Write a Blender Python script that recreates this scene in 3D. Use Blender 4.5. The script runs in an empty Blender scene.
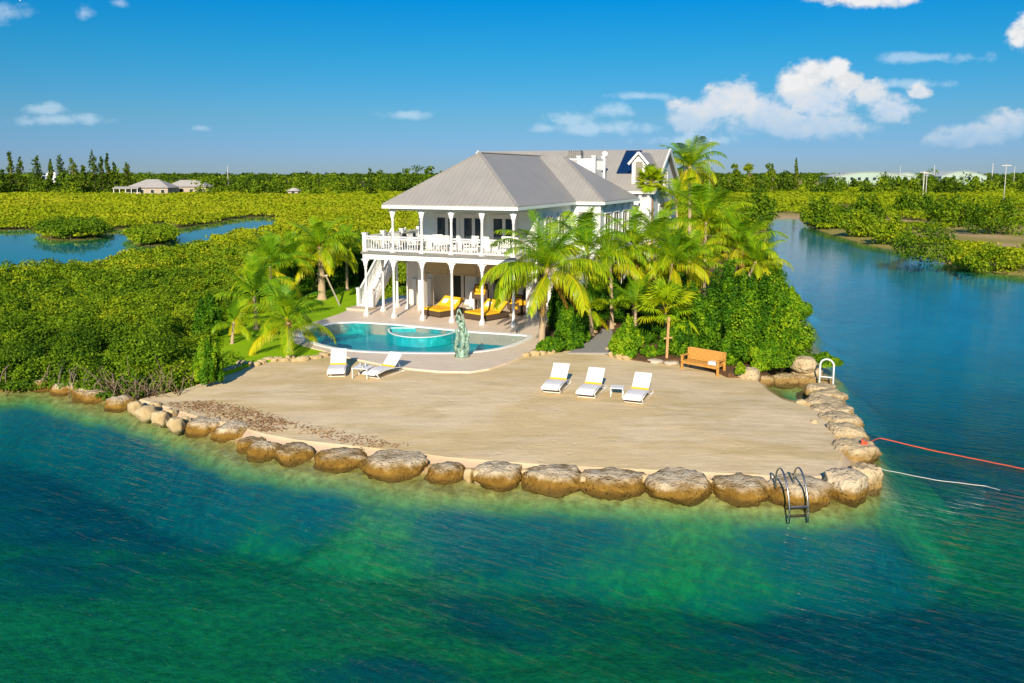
import bpy, bmesh, math, random
import numpy as np
from mathutils import Vector, Matrix, noise as mnoise
from mathutils.geometry import delaunay_2d_cdt

# ------------------------------------------------------------------ camera, sky, sun, exposure
SC = bpy.context.scene
COL = SC.collection
RAD = math.radians
FPX, PITCH, CAMH, HORIZ = 850.0, RAD(8.0), 9.2, 173.0
PCY = HORIZ + FPX * math.tan(PITCH)
cam_d = bpy.data.cameras.new('camera')
cam = bpy.data.objects.new('camera', cam_d)
COL.objects.link(cam)
cam.location = (0, 0, CAMH)
cam.rotation_euler = (RAD(90) - PITCH, 0, 0)
cam_d.sensor_width = 36.0
cam_d.lens = 36.0 * FPX / 1024.0
cam_d.shift_y = -(341.5 - PCY) / 1024.0
cam_d.clip_start = 0.1
cam_d.clip_end = 20000
SC.camera = cam

SUN_EL, SUN_AZ = RAD(25), RAD(188)          # azimuth clockwise from +Y (the view direction): the sun stands behind the camera
SKY_STRENGTH = 0.09
SC.view_settings.view_transform = 'Standard'
SC.view_settings.look = 'None'
SC.view_settings.gamma = 1.0
SC.view_settings.exposure = 0.72
SC.cycles.use_denoising = True
SC.cycles.max_bounces = 8
SC.cycles.transparent_max_bounces = 12
SC.cycles.caustics_reflective = False
SC.cycles.caustics_refractive = False

sun_d = bpy.data.lights.new('sun', 'SUN')
sun_d.energy = 4.0
sun_d.angle = RAD(0.55)
sun_d.color = (1.0, 0.88, 0.70)
sun = bpy.data.objects.new('sun', sun_d)
COL.objects.link(sun)
sun_dir = Vector((math.cos(SUN_EL) * math.sin(SUN_AZ), math.cos(SUN_EL) * math.cos(SUN_AZ), math.sin(SUN_EL)))
sun.rotation_euler = sun_dir.to_track_quat('Z', 'Y').to_euler()
sun.location = sun_dir * 60


def cam_dir(px, py):
    xc = (px - 512.0) / FPX
    yc = -(py - PCY) / FPX
    c, s = math.cos(PITCH), math.sin(PITCH)
    return (xc, c + yc * s, -s + yc * c)


def at(px, py, z=0.0):
    """ground point seen at a place of the photograph, on the level z"""
    d = cam_dir(px, py)
    t = (z - CAMH) / d[2]
    return Vector((d[0] * t, d[1] * t, z))


def at_depth(px, py, Y):
    d = cam_dir(px, py)
    t = Y / d[1]
    return Vector((d[0] * t, Y, CAMH + d[2] * t))


# ------------------------------------------------------------------ node helpers
class NT:
    def __init__(self, tree):
        self.t = tree
        self.n = tree.nodes
        self.l = tree.links

    def node(self, typ, **kw):
        nd = self.n.new(typ)
        for k, v in kw.items():
            setattr(nd, k, v)
        return nd

    def link(self, a, b):
        self.l.new(a, b)

    def _in(self, sock, v):
        if v is None:
            return
        if hasattr(v, 'is_output') or isinstance(v, bpy.types.NodeSocket):
            self.l.new(v, sock)
        else:
            sock.default_value = v

    def math(self, op, a, b=None, c=None, clamp=False):
        nd = self.node('ShaderNodeMath', operation=op)
        nd.use_clamp = clamp
        self._in(nd.inputs[0], a)
        self._in(nd.inputs[1], b)
        self._in(nd.inputs[2], c)
        return nd.outputs[0]

    def vmath(self, op, a, b=None):
        nd = self.node('ShaderNodeVectorMath', operation=op)
        self._in(nd.inputs[0], a)
        self._in(nd.inputs[1], b)
        return nd

    def noise(self, vec, scale, detail=4, rough=0.55, dist=0.0):
        nd = self.node('ShaderNodeTexNoise')
        nd.inputs['Scale'].default_value = scale
        nd.inputs['Detail'].default_value = detail
        nd.inputs['Roughness'].default_value = rough
        nd.inputs['Distortion'].default_value = dist
        if vec is not None:
            self.l.new(vec, nd.inputs['Vector'])
        return nd.outputs['Fac']

    def ramp(self, fac, stops, interp='LINEAR'):
        nd = self.node('ShaderNodeValToRGB')
        cr = nd.color_ramp
        cr.interpolation = interp
        while len(cr.elements) < len(stops):
            cr.elements.new(0.5)
        for e, (p, c) in zip(cr.elements, stops):
            e.position = p
            e.color = (c[0], c[1], c[2], 1.0) if len(c) == 3 else c
        self.l.new(fac, nd.inputs[0])
        return nd.outputs[0]

    def mix(self, fac, a, b, blend='MIX'):
        nd = self.node('ShaderNodeMix', data_type='RGBA', blend_type=blend)
        self._in(nd.inputs[0], fac)
        for s, v in ((nd.inputs[6], a), (nd.inputs[7], b)):
            if isinstance(v, tuple):
                s.default_value = (v[0], v[1], v[2], 1.0)
            else:
                self.l.new(v, s)
        return nd.outputs[2]

    def maprange(self, v, a, b, c=0.0, d=1.0, smooth=False):
        nd = self.node('ShaderNodeMapRange')
        if smooth:
            nd.interpolation_type = 'SMOOTHSTEP'
        self._in(nd.inputs[0], v)
        for i, x in enumerate((a, b, c, d)):
            nd.inputs[1 + i].default_value = x
        return nd.outputs[0]

    def mapping(self, vec, scale=(1, 1, 1), rot=(0, 0, 0), loc=(0, 0, 0)):
        nd = self.node('ShaderNodeMapping')
        nd.inputs['Location'].default_value = loc
        nd.inputs['Rotation'].default_value = rot
        nd.inputs['Scale'].default_value = scale
        self.l.new(vec, nd.inputs['Vector'])
        return nd.outputs[0]

    def bump(self, h, strength=0.3, dist=0.02, normal=None):
        nd = self.node('ShaderNodeBump')
        nd.inputs['Strength'].default_value = strength
        nd.inputs['Distance'].default_value = dist
        self.l.new(h, nd.inputs['Height'])
        if normal is not None:
            self.l.new(normal, nd.inputs['Normal'])
        return nd.outputs[0]


# ------------------------------------------------------------------ the sky
world = bpy.data.worlds.new('World')
SC.world = world
world.use_nodes = True
W = NT(world.node_tree)
W.n.clear()
w_out = W.node('ShaderNodeOutputWorld')
w_bg = W.node('ShaderNodeBackground')
w_bg.inputs['Strength'].default_value = 1.0
sky = W.node('ShaderNodeTexSky', sky_type='NISHITA')
sky.sun_disc = False
sky.sun_elevation = SUN_EL
sky.sun_rotation = SUN_AZ
sky.air_density = 1.0
sky.dust_density = 0.0
sky.ozone_density = 2.2
hs = W.node('ShaderNodeHueSaturation')
hs.inputs['Saturation'].default_value = 1.3
W.link(sky.outputs[0], hs.inputs['Color'])
tc = W.node('ShaderNodeTexCoord')
sep = W.node('ShaderNodeSeparateXYZ')
W.link(tc.outputs['Generated'], sep.inputs[0])
yy = W.math('MAXIMUM', sep.outputs['Y'], 0.05)
S_ = W.math('DIVIDE', sep.outputs['X'], yy)
T_ = W.math('DIVIDE', sep.outputs['Z'], yy)
comb = W.node('ShaderNodeCombineXYZ')
W.link(S_, comb.inputs[0]); W.link(T_, comb.inputs[1])
P_ = comb.outputs[0]


def st(px, py):
    d = cam_dir(px, py)
    return d[0] / d[1], d[2] / d[1]


# clouds stand at fixed bearings and heights of the sky: (bearing, height, half width, half height) of each puff
PUFFS = [(694, 116, 34, 20), (722, 104, 30, 23), (742, 94, 20, 20), (768, 112, 34, 22), (800, 92, 30, 28), (815, 76, 24, 20),
         (838, 69, 15, 13), (848, 82, 18, 15), (822, 98, 46, 30), (870, 94, 22, 16), (890, 108, 36, 16), (920, 92, 14, 9), (790, 124, 90, 16),
         (985, 134, 52, 13), (1020, 124, 46, 16), (958, 141, 34, 9), (1070, 128, 60, 18),
         (1018, 34, 12, 15), (1030, 22, 16, 12), (860, -4, 62, 12), (20, 0, 1, 1)]
WISPS = [(612, 110, 30, 9), (572, 120, 34, 10), (545, 128, 22, 7), (600, 128, 70, 9), (44, 109, 28, 8), (203, 128, 12, 5), (406, 115, 30, 6), (6, 14, 34, 12), (84, 13, 11, 9),
         (118, 3, 12, 6), (925, 58, 70, 7), (690, 140, 60, 7), (905, 84, 60, 6), (60, 120, 60, 7), (640, 96, 40, 5)]


def puff_field(lst):
    acc = None
    for (px, py, a, b) in lst:
        s0, t0 = st(px, py)
        d1 = W.vmath('SUBTRACT', P_, (s0, t0, 0))
        d2 = W.vmath('MULTIPLY', d1.outputs[0], (FPX / a, FPX / b, 0))
        q = W.vmath('LENGTH', d2.outputs[0]).outputs['Value']
        v = W.math('SUBTRACT', 1.0, q)
        acc = v if acc is None else W.math('SMOOTH_MAX', acc, v, 0.18)
    return acc


Pn = W.mapping(P_, scale=(1, 1.25, 1))
n_big = W.noise(Pn, 26.0, 6, 0.6)
n_fine = W.noise(Pn, 75.0, 4, 0.55)
nn = W.math('ADD', W.math('MULTIPLY', n_big, 1.5), W.math('MULTIPLY', n_fine, 0.7))
nn = W.math('SUBTRACT', nn, 1.1)
cum = W.math('ADD', puff_field(PUFFS), nn)
c_alpha = W.math('MULTIPLY', W.maprange(cum, -0.06, 0.55, smooth=True), 0.95)
wisp = W.math('ADD', puff_field(WISPS), W.math('MULTIPLY', nn, 1.3))
w_alpha = W.math('MULTIPLY', W.maprange(wisp, 0.0, 0.9, smooth=True), 0.42)
# lit heads and greyer bases of the clouds
shade = W.math('ADD', W.math('MULTIPLY', n_big, 0.9), W.math('MULTIPLY', W.maprange(T_, 0.03, 0.13), 0.42))
c_col = W.ramp(W.math('ADD', shade, W.math('MULTIPLY', n_fine, 0.25)), [(0.45, (0.22, 0.34, 0.48)), (0.66, (0.36, 0.43, 0.52)), (0.95, (0.50, 0.50, 0.50)), (1.0, (0.55, 0.545, 0.54))])
skym = W.vmath('SCALE', hs.outputs[0])
skym.inputs['Scale'].default_value = SKY_STRENGTH
azure = W.ramp(sep.outputs['Z'], [(0.0, (0.17, 0.285, 0.69)), (0.021, (0.165, 0.285, 0.67)), (0.062, (0.15, 0.315, 0.525)), (0.133, (0.067, 0.39, 0.555)), (0.19, (0.008, 0.412, 0.63)), (0.45, (0.12, 0.56, 0.80)), (0.75, (0.9, 0.95, 1.0))])
azure = W.mix(W.math('MULTIPLY', W.maprange(sep.outputs['Y'], 0.15, -0.35), W.maprange(sep.outputs['Z'], 0.25, 0.5)), azure, (0.9, 0.95, 1.0))
tint = W.mix(1.0, skym.outputs[0], azure, 'MULTIPLY')
col = W.mix(w_alpha, tint, (0.46, 0.54, 0.60))
fade = W.maprange(T_, 0.012, 0.075, 0.1, 1.0)
col = W.mix(W.math('MULTIPLY', c_alpha, fade), col, c_col)
W.link(col, w_bg.inputs['Color'])
W.link(w_bg.outputs[0], w_out.inputs[0])

# ------------------------------------------------------------------ builders
RNG = np.random.default_rng(7)
random.seed(7)


def tag(o, label=None, cat=None, group=None, kind=None):
    if label: o['label'] = label
    if cat: o['category'] = cat
    if group: o['group'] = group
    if kind: o['kind'] = kind
    return o


def link(name, me, parent=None):
    o = bpy.data.objects.new(name, me)
    COL.objects.link(o)
    if parent is not None:
        o.parent = parent
    return o


def empty(name, loc, rz=0.0, label=None, cat=None, group=None):
    o = bpy.data.objects.new(name, None)
    COL.objects.link(o)
    o.location = loc
    o.rotation_euler = (0, 0, rz)
    o.empty_display_size = 0.2
    return tag(o, label, cat, group)


def np_mesh(name, verts, faces, mat=None, smooth=False, attrs=None):
    """faces: (n,3) or (n,4) array; attrs: {name: per-vertex floats}"""
    verts = np.asarray(verts, dtype=np.float32)
    faces = np.asarray(faces, dtype=np.int32)
    me = bpy.data.meshes.new(name)
    k = faces.shape[1]
    me.vertices.add(len(verts))
    me.vertices.foreach_set('co', verts.ravel())
    me.loops.add(faces.size)
    me.loops.foreach_set('vertex_index', faces.ravel())
    me.polygons.add(len(faces))
    me.polygons.foreach_set('loop_start', np.arange(0, faces.size, k, dtype=np.int32))
    me.polygons.foreach_set('loop_total', np.full(len(faces), k, dtype=np.int32))
    if smooth:
        me.polygons.foreach_set('use_smooth', np.ones(len(faces), dtype=bool))
    if attrs:
        for a, v in attrs.items():
            at_ = me.attributes.new(a, 'FLOAT', 'POINT')
            at_.data.foreach_set('value', np.asarray(v, dtype=np.float32))
    me.update(calc_edges=True)
    if mat:
        me.materials.append(mat)
    return me


class MB:
    """collects boxes, tubes and prisms of one part"""

    def __init__(self):
        self.v = []
        self.f = []
        self.s = []

    def add(self, vs, fs, smooth=False):
        b = len(self.v)
        self.v += [tuple(v) for v in vs]
        self.f += [tuple(i + b for i in f) for f in fs]
        self.s += [smooth] * len(fs)
        return self

    def box(self, x0, x1, y0, y1, z0, z1, M=None):
        vs = [Vector((x, y, z)) for z in (z0, z1) for y in (y0, y1) for x in (x0, x1)]
        if M is not None:
            vs = [M @ v for v in vs]
        return self.add(vs, [(0, 2, 3, 1), (4, 5, 7, 6), (0, 1, 5, 4), (2, 6, 7, 3), (0, 4, 6, 2), (1, 3, 7, 5)])

    def bar(self, a, b, w, h=None, up=(0, 0, 1)):
        """square bar from a to b"""
        h = w if h is None else h
        a, b = Vector(a), Vector(b)
        d = (b - a).normalized()
        u = Vector(up)
        if abs(d.dot(u)) > 0.98:
            u = Vector((0, 1, 0))
        r = d.cross(u).normalized()
        u = r.cross(d).normalized()
        vs = []
        for p in (a, b):
            for (i, j) in ((-1, -1), (1, -1), (1, 1), (-1, 1)):
                vs.append(p + r * i * w / 2 + u * j * h / 2)
        return self.add(vs, [(3, 2, 1, 0), (4, 5, 6, 7), (0, 1, 5, 4), (1, 2, 6, 5), (2, 3, 7, 6), (3, 0, 4, 7)])

    def tube(self, pts, rad, n=8, cap=True):
        pts = [Vector(p) for p in pts]
        if not hasattr(rad, '__len__'):
            rad = [rad] * len(pts)
        vs, fs = [], []
        u = None
        for i, p in enumerate(pts):
            d = (pts[min(i + 1, len(pts) - 1)] - pts[max(i - 1, 0)]).normalized()
            if u is None:
                u = Vector((1, 0, 0)) if abs(d.x) < 0.9 else Vector((0, 1, 0))
            u = (u - d * d.dot(u)).normalized()
            w = d.cross(u)
            for k in range(n):
                a = 2 * math.pi * k / n
                vs.append(p + (u * math.cos(a) + w * math.sin(a)) * rad[i])
        for i in range(len(pts) - 1):
            for k in range(n):
                k2 = (k + 1) % n
                fs.append((i * n + k, i * n + k2, (i + 1) * n + k2, (i + 1) * n + k))
        if cap:
            fs.append(tuple(reversed(range(n))))
            fs.append(tuple(range((len(pts) - 1) * n, len(pts) * n)))
        return self.add(vs, fs, True)

    def lathe(self, c, prof, n=12):
        """prof: (radius, z) pairs upwards"""
        vs, fs = [], []
        for (r, z) in prof:
            for k in range(n):
                a = 2 * math.pi * k / n
                vs.append((c[0] + r * math.cos(a), c[1] + r * math.sin(a), c[2] + z))
        for i in range(len(prof) - 1):
            for k in range(n):
                k2 = (k + 1) % n
                fs.append((i * n + k, i * n + k2, (i + 1) * n + k2, (i + 1) * n + k))
        fs.append(tuple(reversed(range(n))))
        fs.append(tuple(range((len(prof) - 1) * n, len(prof) * n)))
        return self.add(vs, fs, True)

    def poly(self, pts):
        return self.add(pts, [tuple(range(len(pts)))])

    def prism(self, pts, off):
        """closed solid from a 3D outline pushed along off"""
        n = len(pts)
        off = Vector(off)
        vs = [Vector(p) for p in pts] + [Vector(p) + off for p in pts]
        fs = [tuple(reversed(range(n))), tuple(range(n, 2 * n))]
        for i in range(n):
            j = (i + 1) % n
            fs.append((i, j, n + j, n + i))
        return self.add(vs, fs)

    def mesh(self, name, mat=None, bevel=0.0):
        me = bpy.data.meshes.new(name)
        me.from_pydata(self.v, [], self.f)
        me.update()
        bm = bmesh.new()
        bm.from_mesh(me)
        bmesh.ops.recalc_face_normals(bm, faces=bm.faces)
        bm.to_mesh(me)
        bm.free()
        me.polygons.foreach_set('use_smooth', np.array(self.s, dtype=bool))
        if mat:
            me.materials.append(mat)
        return me

    def build(self, name, mat=None, parent=None, bevel=0.0):
        o = link(name, self.mesh(name, mat), parent)
        if bevel:
            m = o.modifiers.new('bevel', 'BEVEL')
            m.width = bevel
            m.segments = 2
            m.limit_method = 'ANGLE'
        return o


def copy_thing(o):
    c = o.copy()
    COL.objects.link(c)
    for ch in list(o.children):
        k = ch.copy()
        COL.objects.link(k)
        k.parent = c
        for g in list(ch.children):
            q = g.copy()
            COL.objects.link(q)
            q.parent = k
    return c


def pip(P, poly):
    """points inside a polygon, P (n,2)"""
    x, y = P[:, 0], P[:, 1]
    ins = np.zeros(len(P), bool)
    n = len(poly)
    for i in range(n):
        x1, y1 = poly[i][0], poly[i][1]
        x2, y2 = poly[(i + 1) % n][0], poly[(i + 1) % n][1]
        c = (y1 > y) != (y2 > y)
        with np.errstate(divide='ignore', invalid='ignore'):
            xi = (x2 - x1) * (y - y1) / (y2 - y1 + 1e-12) + x1
        ins ^= c & (x < xi)
    return ins


def edge_dist(P, poly):
    d = np.full(len(P), 1e9)
    n = len(poly)
    for i in range(n):
        a = np.array(poly[i][:2], float)
        b = np.array(poly[(i + 1) % n][:2], float)
        ab = b - a
        t = np.clip(((P - a) @ ab) / (ab @ ab + 1e-12), 0, 1)
        q = P - (a + t[:, None] * ab)
        d = np.minimum(d, np.hypot(q[:, 0], q[:, 1]))
    return d


def sdist(P, poly):
    d = edge_dist(P, poly)
    return np.where(pip(P, poly), d, -d)


def vnoise(P, scale, seed=0, octaves=3):
    """smooth value noise in about -1..1 over points (n,2), vectorised"""
    out = np.zeros(len(P))
    amp, tot = 1.0, 0.0
    for o in range(octaves):
        Q = P * scale * (2 ** o) + seed * 17.3 + o * 5.7
        i = np.floor(Q).astype(np.int64)
        f = Q - i
        f = f * f * (3 - 2 * f)

        def h(ix, iy):
            n = (ix * 374761393 + iy * 668265263 + seed * 974711) & 0xFFFFFFFF
            n = ((n ^ (n >> 13)) * 1274126177) & 0xFFFFFFFF
            return ((n ^ (n >> 16)) & 0xFFFF) / 32767.5 - 1
        v = (h(i[:, 0], i[:, 1]) * (1 - f[:, 0]) + h(i[:, 0] + 1, i[:, 1]) * f[:, 0]) * (1 - f[:, 1]) + \
            (h(i[:, 0], i[:, 1] + 1) * (1 - f[:, 0]) + h(i[:, 0] + 1, i[:, 1] + 1) * f[:, 0]) * f[:, 1]
        out += v * amp
        tot += amp
        amp *= 0.5
    return out / tot


def smooth_poly(pts, step):
    """closed Catmull-Rom through the points, about step apart"""
    pts = [Vector((p[0], p[1])) for p in pts]
    n = len(pts)
    out = []
    for i in range(n):
        p0, p1, p2, p3 = pts[i - 1], pts[i], pts[(i + 1) % n], pts[(i + 2) % n]
        k = max(1, int((p2 - p1).length / step))
        for j in range(k):
            t = j / k
            out.append(0.5 * ((2 * p1) + (p2 - p0) * t + (2 * p0 - 5 * p1 + 4 * p2 - p3) * t * t + (3 * p1 - p0 - 3 * p2 + p3) * t ** 3))
    return out


def sheet(name, poly, zf, mat, step=0.6, skirt=0.6, holes=(), inner=True, skirt_z=None, flare=0.0):
    """a ground sheet bounded exactly by poly (and holes), with a skirt down its edges; zf(P)->z"""
    loops = [[Vector((p[0], p[1])) for p in poly]] + [[Vector((p[0], p[1])) for p in h] for h in holes]
    co, ed = [], []
    for lp in loops:
        b = len(co)
        co += lp
        ed += [(b + i, b + (i + 1) % len(lp)) for i in range(len(lp))]
    nb = len(co)
    if inner:
        A = np.array([(p.x, p.y) for p in loops[0]])
        gx = np.arange(A[:, 0].min(), A[:, 0].max(), step)
        gy = np.arange(A[:, 1].min(), A[:, 1].max(), step)
        G = np.stack(np.meshgrid(gx, gy), -1).reshape(-1, 2) + RNG.uniform(-.2, .2, (len(gx) * len(gy), 2)) * step
        keep = pip(G, A)
        for lp in loops:
            keep &= edge_dist(G, [(p.x, p.y) for p in lp]) > step * 0.35
        for h in loops[1:]:
            keep &= ~pip(G, [(p.x, p.y) for p in h])
        co += [Vector(g) for g in G[keep]]
    v2, e2, f2, ov, oe, of = delaunay_2d_cdt(co, ed, [], 0, 1e-5)
    V = np.array([(v.x, v.y) for v in v2])
    cen = np.array([V[list(f)].mean(0) for f in f2])
    ok = pip(cen, [(p.x, p.y) for p in loops[0]])
    for h in loops[1:]:
        ok &= ~pip(cen, [(p.x, p.y) for p in h])
    faces = [tuple(f) for f, k in zip(f2, ok) if k]
    Z = zf(V)
    verts = [(V[i, 0], V[i, 1], float(Z[i])) for i in range(len(V))]
    cnt = {}
    for f in faces:
        for i in range(len(f)):
            e = (f[i], f[(i + 1) % len(f)])
            cnt[tuple(sorted(e))] = cnt.get(tuple(sorted(e)), []) + [e]
    nv = {}
    outn = {}
    for k, es in cnt.items():
        if len(es) == 1:
            a, b = es[0]
            d = Vector((verts[b][0] - verts[a][0], verts[b][1] - verts[a][1], 0)).normalized()
            for q in (a, b):
                outn[q] = outn.get(q, Vector((0, 0, 0))) + Vector((d.y, -d.x, 0))
    for k, es in cnt.items():
        if len(es) == 1:
            a, b = es[0]
            for q in (a, b):
                if q not in nv:
                    nv[q] = len(verts)
                    zz = verts[q][2] - skirt if skirt_z is None else skirt_z
                    o_ = outn[q].normalized() * flare
                    verts.append((verts[q][0] + o_.x, verts[q][1] + o_.y, zz))
            faces.append((b, a, nv[a], nv[b]))
    me = bpy.data.meshes.new(name)
    me.from_pydata(verts, [], faces)
    me.update()
    bm = bmesh.new(); bm.from_mesh(me)
    up = sum(f.normal.z for f in bm.faces)
    if up < 0:
        bmesh.ops.reverse_faces(bm, faces=bm.faces)
    bm.to_mesh(me); bm.free()
    me.materials.append(mat)
    return link(name, me)

# ------------------------------------------------------------------ materials
def new_mat(name):
    m = bpy.data.materials.new(name)
    m.use_nodes = True
    t = NT(m.node_tree)
    t.n.clear()
    out = t.node('ShaderNodeOutputMaterial')
    return m, t, out


def pmat(name, c1, c2=None, scale=6.0, rough=0.7, bump=0.0, bscale=20.0, bdist=0.02, spec=0.3, metal=0.0, detail=4, stops=None, stretch=(1, 1, 1), trans=0.0):
    m, t, out = new_mat(name)
    b = t.node('ShaderNodeBsdfPrincipled')
    tcn = t.node('ShaderNodeTexCoord').outputs['Object']
    vec = t.mapping(tcn, scale=stretch)
    c2 = c2 or tuple(x * 0.82 for x in c1)
    nz = t.noise(vec, scale, detail)
    if stops:
        colr = t.ramp(nz, stops)
    else:
        colr = t.ramp(nz, [(0.3, c1), (0.7, c2)])
    t.link(colr, b.inputs['Base Color'])
    b.inputs['Roughness'].default_value = rough
    b.inputs['Specular IOR Level'].default_value = spec
    b.inputs['Metallic'].default_value = metal
    if bump:
        h = t.noise(vec, bscale, 5, 0.6)
        t.link(t.bump(h, bump, bdist), b.inputs['Normal'])
    t.link(b.outputs[0], out.inputs[0])
    return m


def foliage_mat(name, stops, trans=0.34, rand=0.0, rough=0.6):
    """leaf colour from the 'tone' of each leaf (young, old, dry), with light shining through"""
    m, t, out = new_mat(name)
    a = t.node('ShaderNodeAttribute')
    a.attribute_name = 'tone'
    fac = a.outputs['Fac']
    if rand:
        oi = t.node('ShaderNodeObjectInfo')
        fac = t.math('ADD', fac, t.math('MULTIPLY', t.math('SUBTRACT', oi.outputs['Random'], 0.5), rand))
    c = t.ramp(fac, stops)
    d = t.node('ShaderNodeBsdfPrincipled')
    t.link(c, d.inputs['Base Color'])
    d.inputs['Roughness'].default_value = rough
    d.inputs['Specular IOR Level'].default_value = 0.12
    tr = t.node('ShaderNodeBsdfTranslucent')
    t.link(c, tr.inputs['Color'])
    mx = t.node('ShaderNodeMixShader')
    mx.inputs[0].default_value = trans
    t.link(d.outputs[0], mx.inputs[1])
    t.link(tr.outputs[0], mx.inputs[2])
    t.link(mx.outputs[0], out.inputs[0])
    return m


M = {}
M['white'] = pmat('white_paint', (0.80, 0.79, 0.76), (0.74, 0.73, 0.70), 3.0, 0.5)
M['aqua'] = pmat('pale_aqua_siding', (0.72, 0.80, 0.74), (0.68, 0.77, 0.71), 2.0, 0.6)
M['cream'] = pmat('cream_stucco', (0.82, 0.74, 0.60), (0.76, 0.68, 0.55), 3.0, 0.7)
M['ceil'] = pmat('ceiling_boards', (0.80, 0.74, 0.64), (0.76, 0.70, 0.60), 3.0, 0.6)
M['dark'] = pmat('dark_interior', (0.06, 0.05, 0.04), (0.03, 0.028, 0.025), 2.0, 0.5)
M['glass'] = pmat('window_glass', (0.03, 0.045, 0.05), (0.02, 0.03, 0.035), 1.0, 0.06, spec=0.7)
M['shutter'] = pmat('louvre_shutter', (0.33, 0.30, 0.24), (0.28, 0.25, 0.2), 4.0, 0.5)
M['blind'] = pmat('bamboo_blind', (0.52, 0.42, 0.26), (0.38, 0.29, 0.17), 9.0, 0.7, stretch=(0.4, 0.4, 9))
M['solar'] = pmat('solar_panel_glass', (0.006, 0.03, 0.10), (0.004, 0.02, 0.07), 3.0, 0.12, spec=0.6)
M['grey_metal'] = pmat('weathered_grey_metal', (0.30, 0.29, 0.26), (0.22, 0.21, 0.19), 6.0, 0.5, metal=0.3)
M['steel'] = pmat('stainless_steel', (0.55, 0.54, 0.50), (0.4, 0.38, 0.34), 9.0, 0.28, metal=1.0)
M['wicker'] = pmat('brown_wicker', (0.12, 0.075, 0.045), (0.06, 0.04, 0.025), 40.0, 0.6, bump=0.5, bscale=60)
M['yellow'] = pmat('yellow_cushion', (0.86, 0.50, 0.02), (0.80, 0.44, 0.015), 4.0, 0.75)
M['pillow'] = pmat('patterned_pillow', (0.7, 0.66, 0.5), (0.3, 0.48, 0.42), 14.0, 0.8)
M['sling'] = pmat('white_sling_fabric', (0.82, 0.80, 0.78), (0.77, 0.75, 0.72), 5.0, 0.6)
M['teak'] = pmat('teak_wood', (0.64, 0.34, 0.08), (0.46, 0.22, 0.045), 5.0, 0.55, stretch=(1, 1, 7))
M['stake'] = pmat('raw_lumber', (0.55, 0.33, 0.14), (0.44, 0.25, 0.10), 6.0, 0.7)
M['brace'] = pmat('grey_lumber', (0.5, 0.44, 0.33), (0.40, 0.34, 0.25), 6.0, 0.7)
M['patina'] = pmat('bronze_patina', None or (0.16, 0.30, 0.24), (0.08, 0.14, 0.10), 9.0, 0.55, bump=0.6, bscale=16, bdist=0.04, metal=0.2,
                   stops=[(0.34, (0.07, 0.07, 0.04)), (0.46, (0.20, 0.33, 0.24)), (0.66, (0.38, 0.52, 0.41))])
M['rope_red'] = pmat('orange_red_rope', (0.70, 0.10, 0.04), (0.5, 0.08, 0.03), 30.0, 0.7)
M['rope_white'] = pmat('white_rope', (0.7, 0.68, 0.62), None, 30.0, 0.7)
M['gravel'] = pmat('grey_gravel', (0.40, 0.385, 0.36), (0.24, 0.23, 0.215), 60.0, 0.9, bump=0.8, bscale=70, bdist=0.03)
M['mulch'] = pmat('mulch_soil', (0.20, 0.10, 0.04), (0.07, 0.045, 0.025), 7.0, 0.95, bump=0.7, bscale=20, bdist=0.05)
M['bark'] = pmat('grey_bark', (0.26, 0.20, 0.14), (0.14, 0.10, 0.07), 9.0, 0.85, bump=0.7, bscale=12)
M['twig'] = pmat('bleached_twigs', (0.28, 0.20, 0.12), (0.14, 0.10, 0.06), 9.0, 0.85)
M['edging'] = pmat('pale_limestone', (0.60, 0.48, 0.28), (0.40, 0.28, 0.12), 2.2, 0.85, bump=0.5, bscale=9, bdist=0.03)
M['tile_roof'] = pmat('pale_far_roof', (0.46, 0.42, 0.38), (0.38, 0.35, 0.32), 0.5, 0.7)
M['far_wall'] = pmat('far_house_wall', (0.46, 0.38, 0.29), (0.40, 0.33, 0.25), 0.4, 0.7)
M['wrack'] = pmat('dry_seaweed', (0.40, 0.24, 0.12), (0.24, 0.13, 0.06), 8.0, 0.9)
M['concrete'] = pmat('pale_concrete', (0.56, 0.47, 0.36), (0.48, 0.40, 0.30), 2.0, 0.7)
M['brown_frond'] = pmat('dry_frond', (0.42, 0.22, 0.06), (0.25, 0.12, 0.04), 8.0, 0.8)


def siding_mat(name, c1, axis='Z', pitch=0.16):
    """painted clapboard: lapped boards as a bump"""
    m, t, out = new_mat(name)
    b = t.node('ShaderNodeBsdfPrincipled')
    o = t.node('ShaderNodeTexCoord').outputs['Object']
    sp = t.node('ShaderNodeSeparateXYZ'); t.link(o, sp.inputs[0])
    fr = t.math('FRACT', t.math('DIVIDE', sp.outputs[axis], pitch))
    nz = t.noise(o, 1.5, 4)
    t.link(t.ramp(nz, [(0.3, c1), (0.7, tuple(x * 0.92 for x in c1))]), b.inputs['Base Color'])
    t.link(t.bump(fr, 0.5, 0.02), b.inputs['Normal'])
    b.inputs['Roughness'].default_value = 0.55
    t.link(b.outputs[0], out.inputs[0])
    return m


M['siding'] = siding_mat('aqua_clapboard', (0.80, 0.86, 0.79))
M['siding_w'] = siding_mat('white_clapboard', (0.76, 0.76, 0.74))
M['boards'] = siding_mat('louvred_boards', (0.80, 0.74, 0.64), pitch=0.22)


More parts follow.
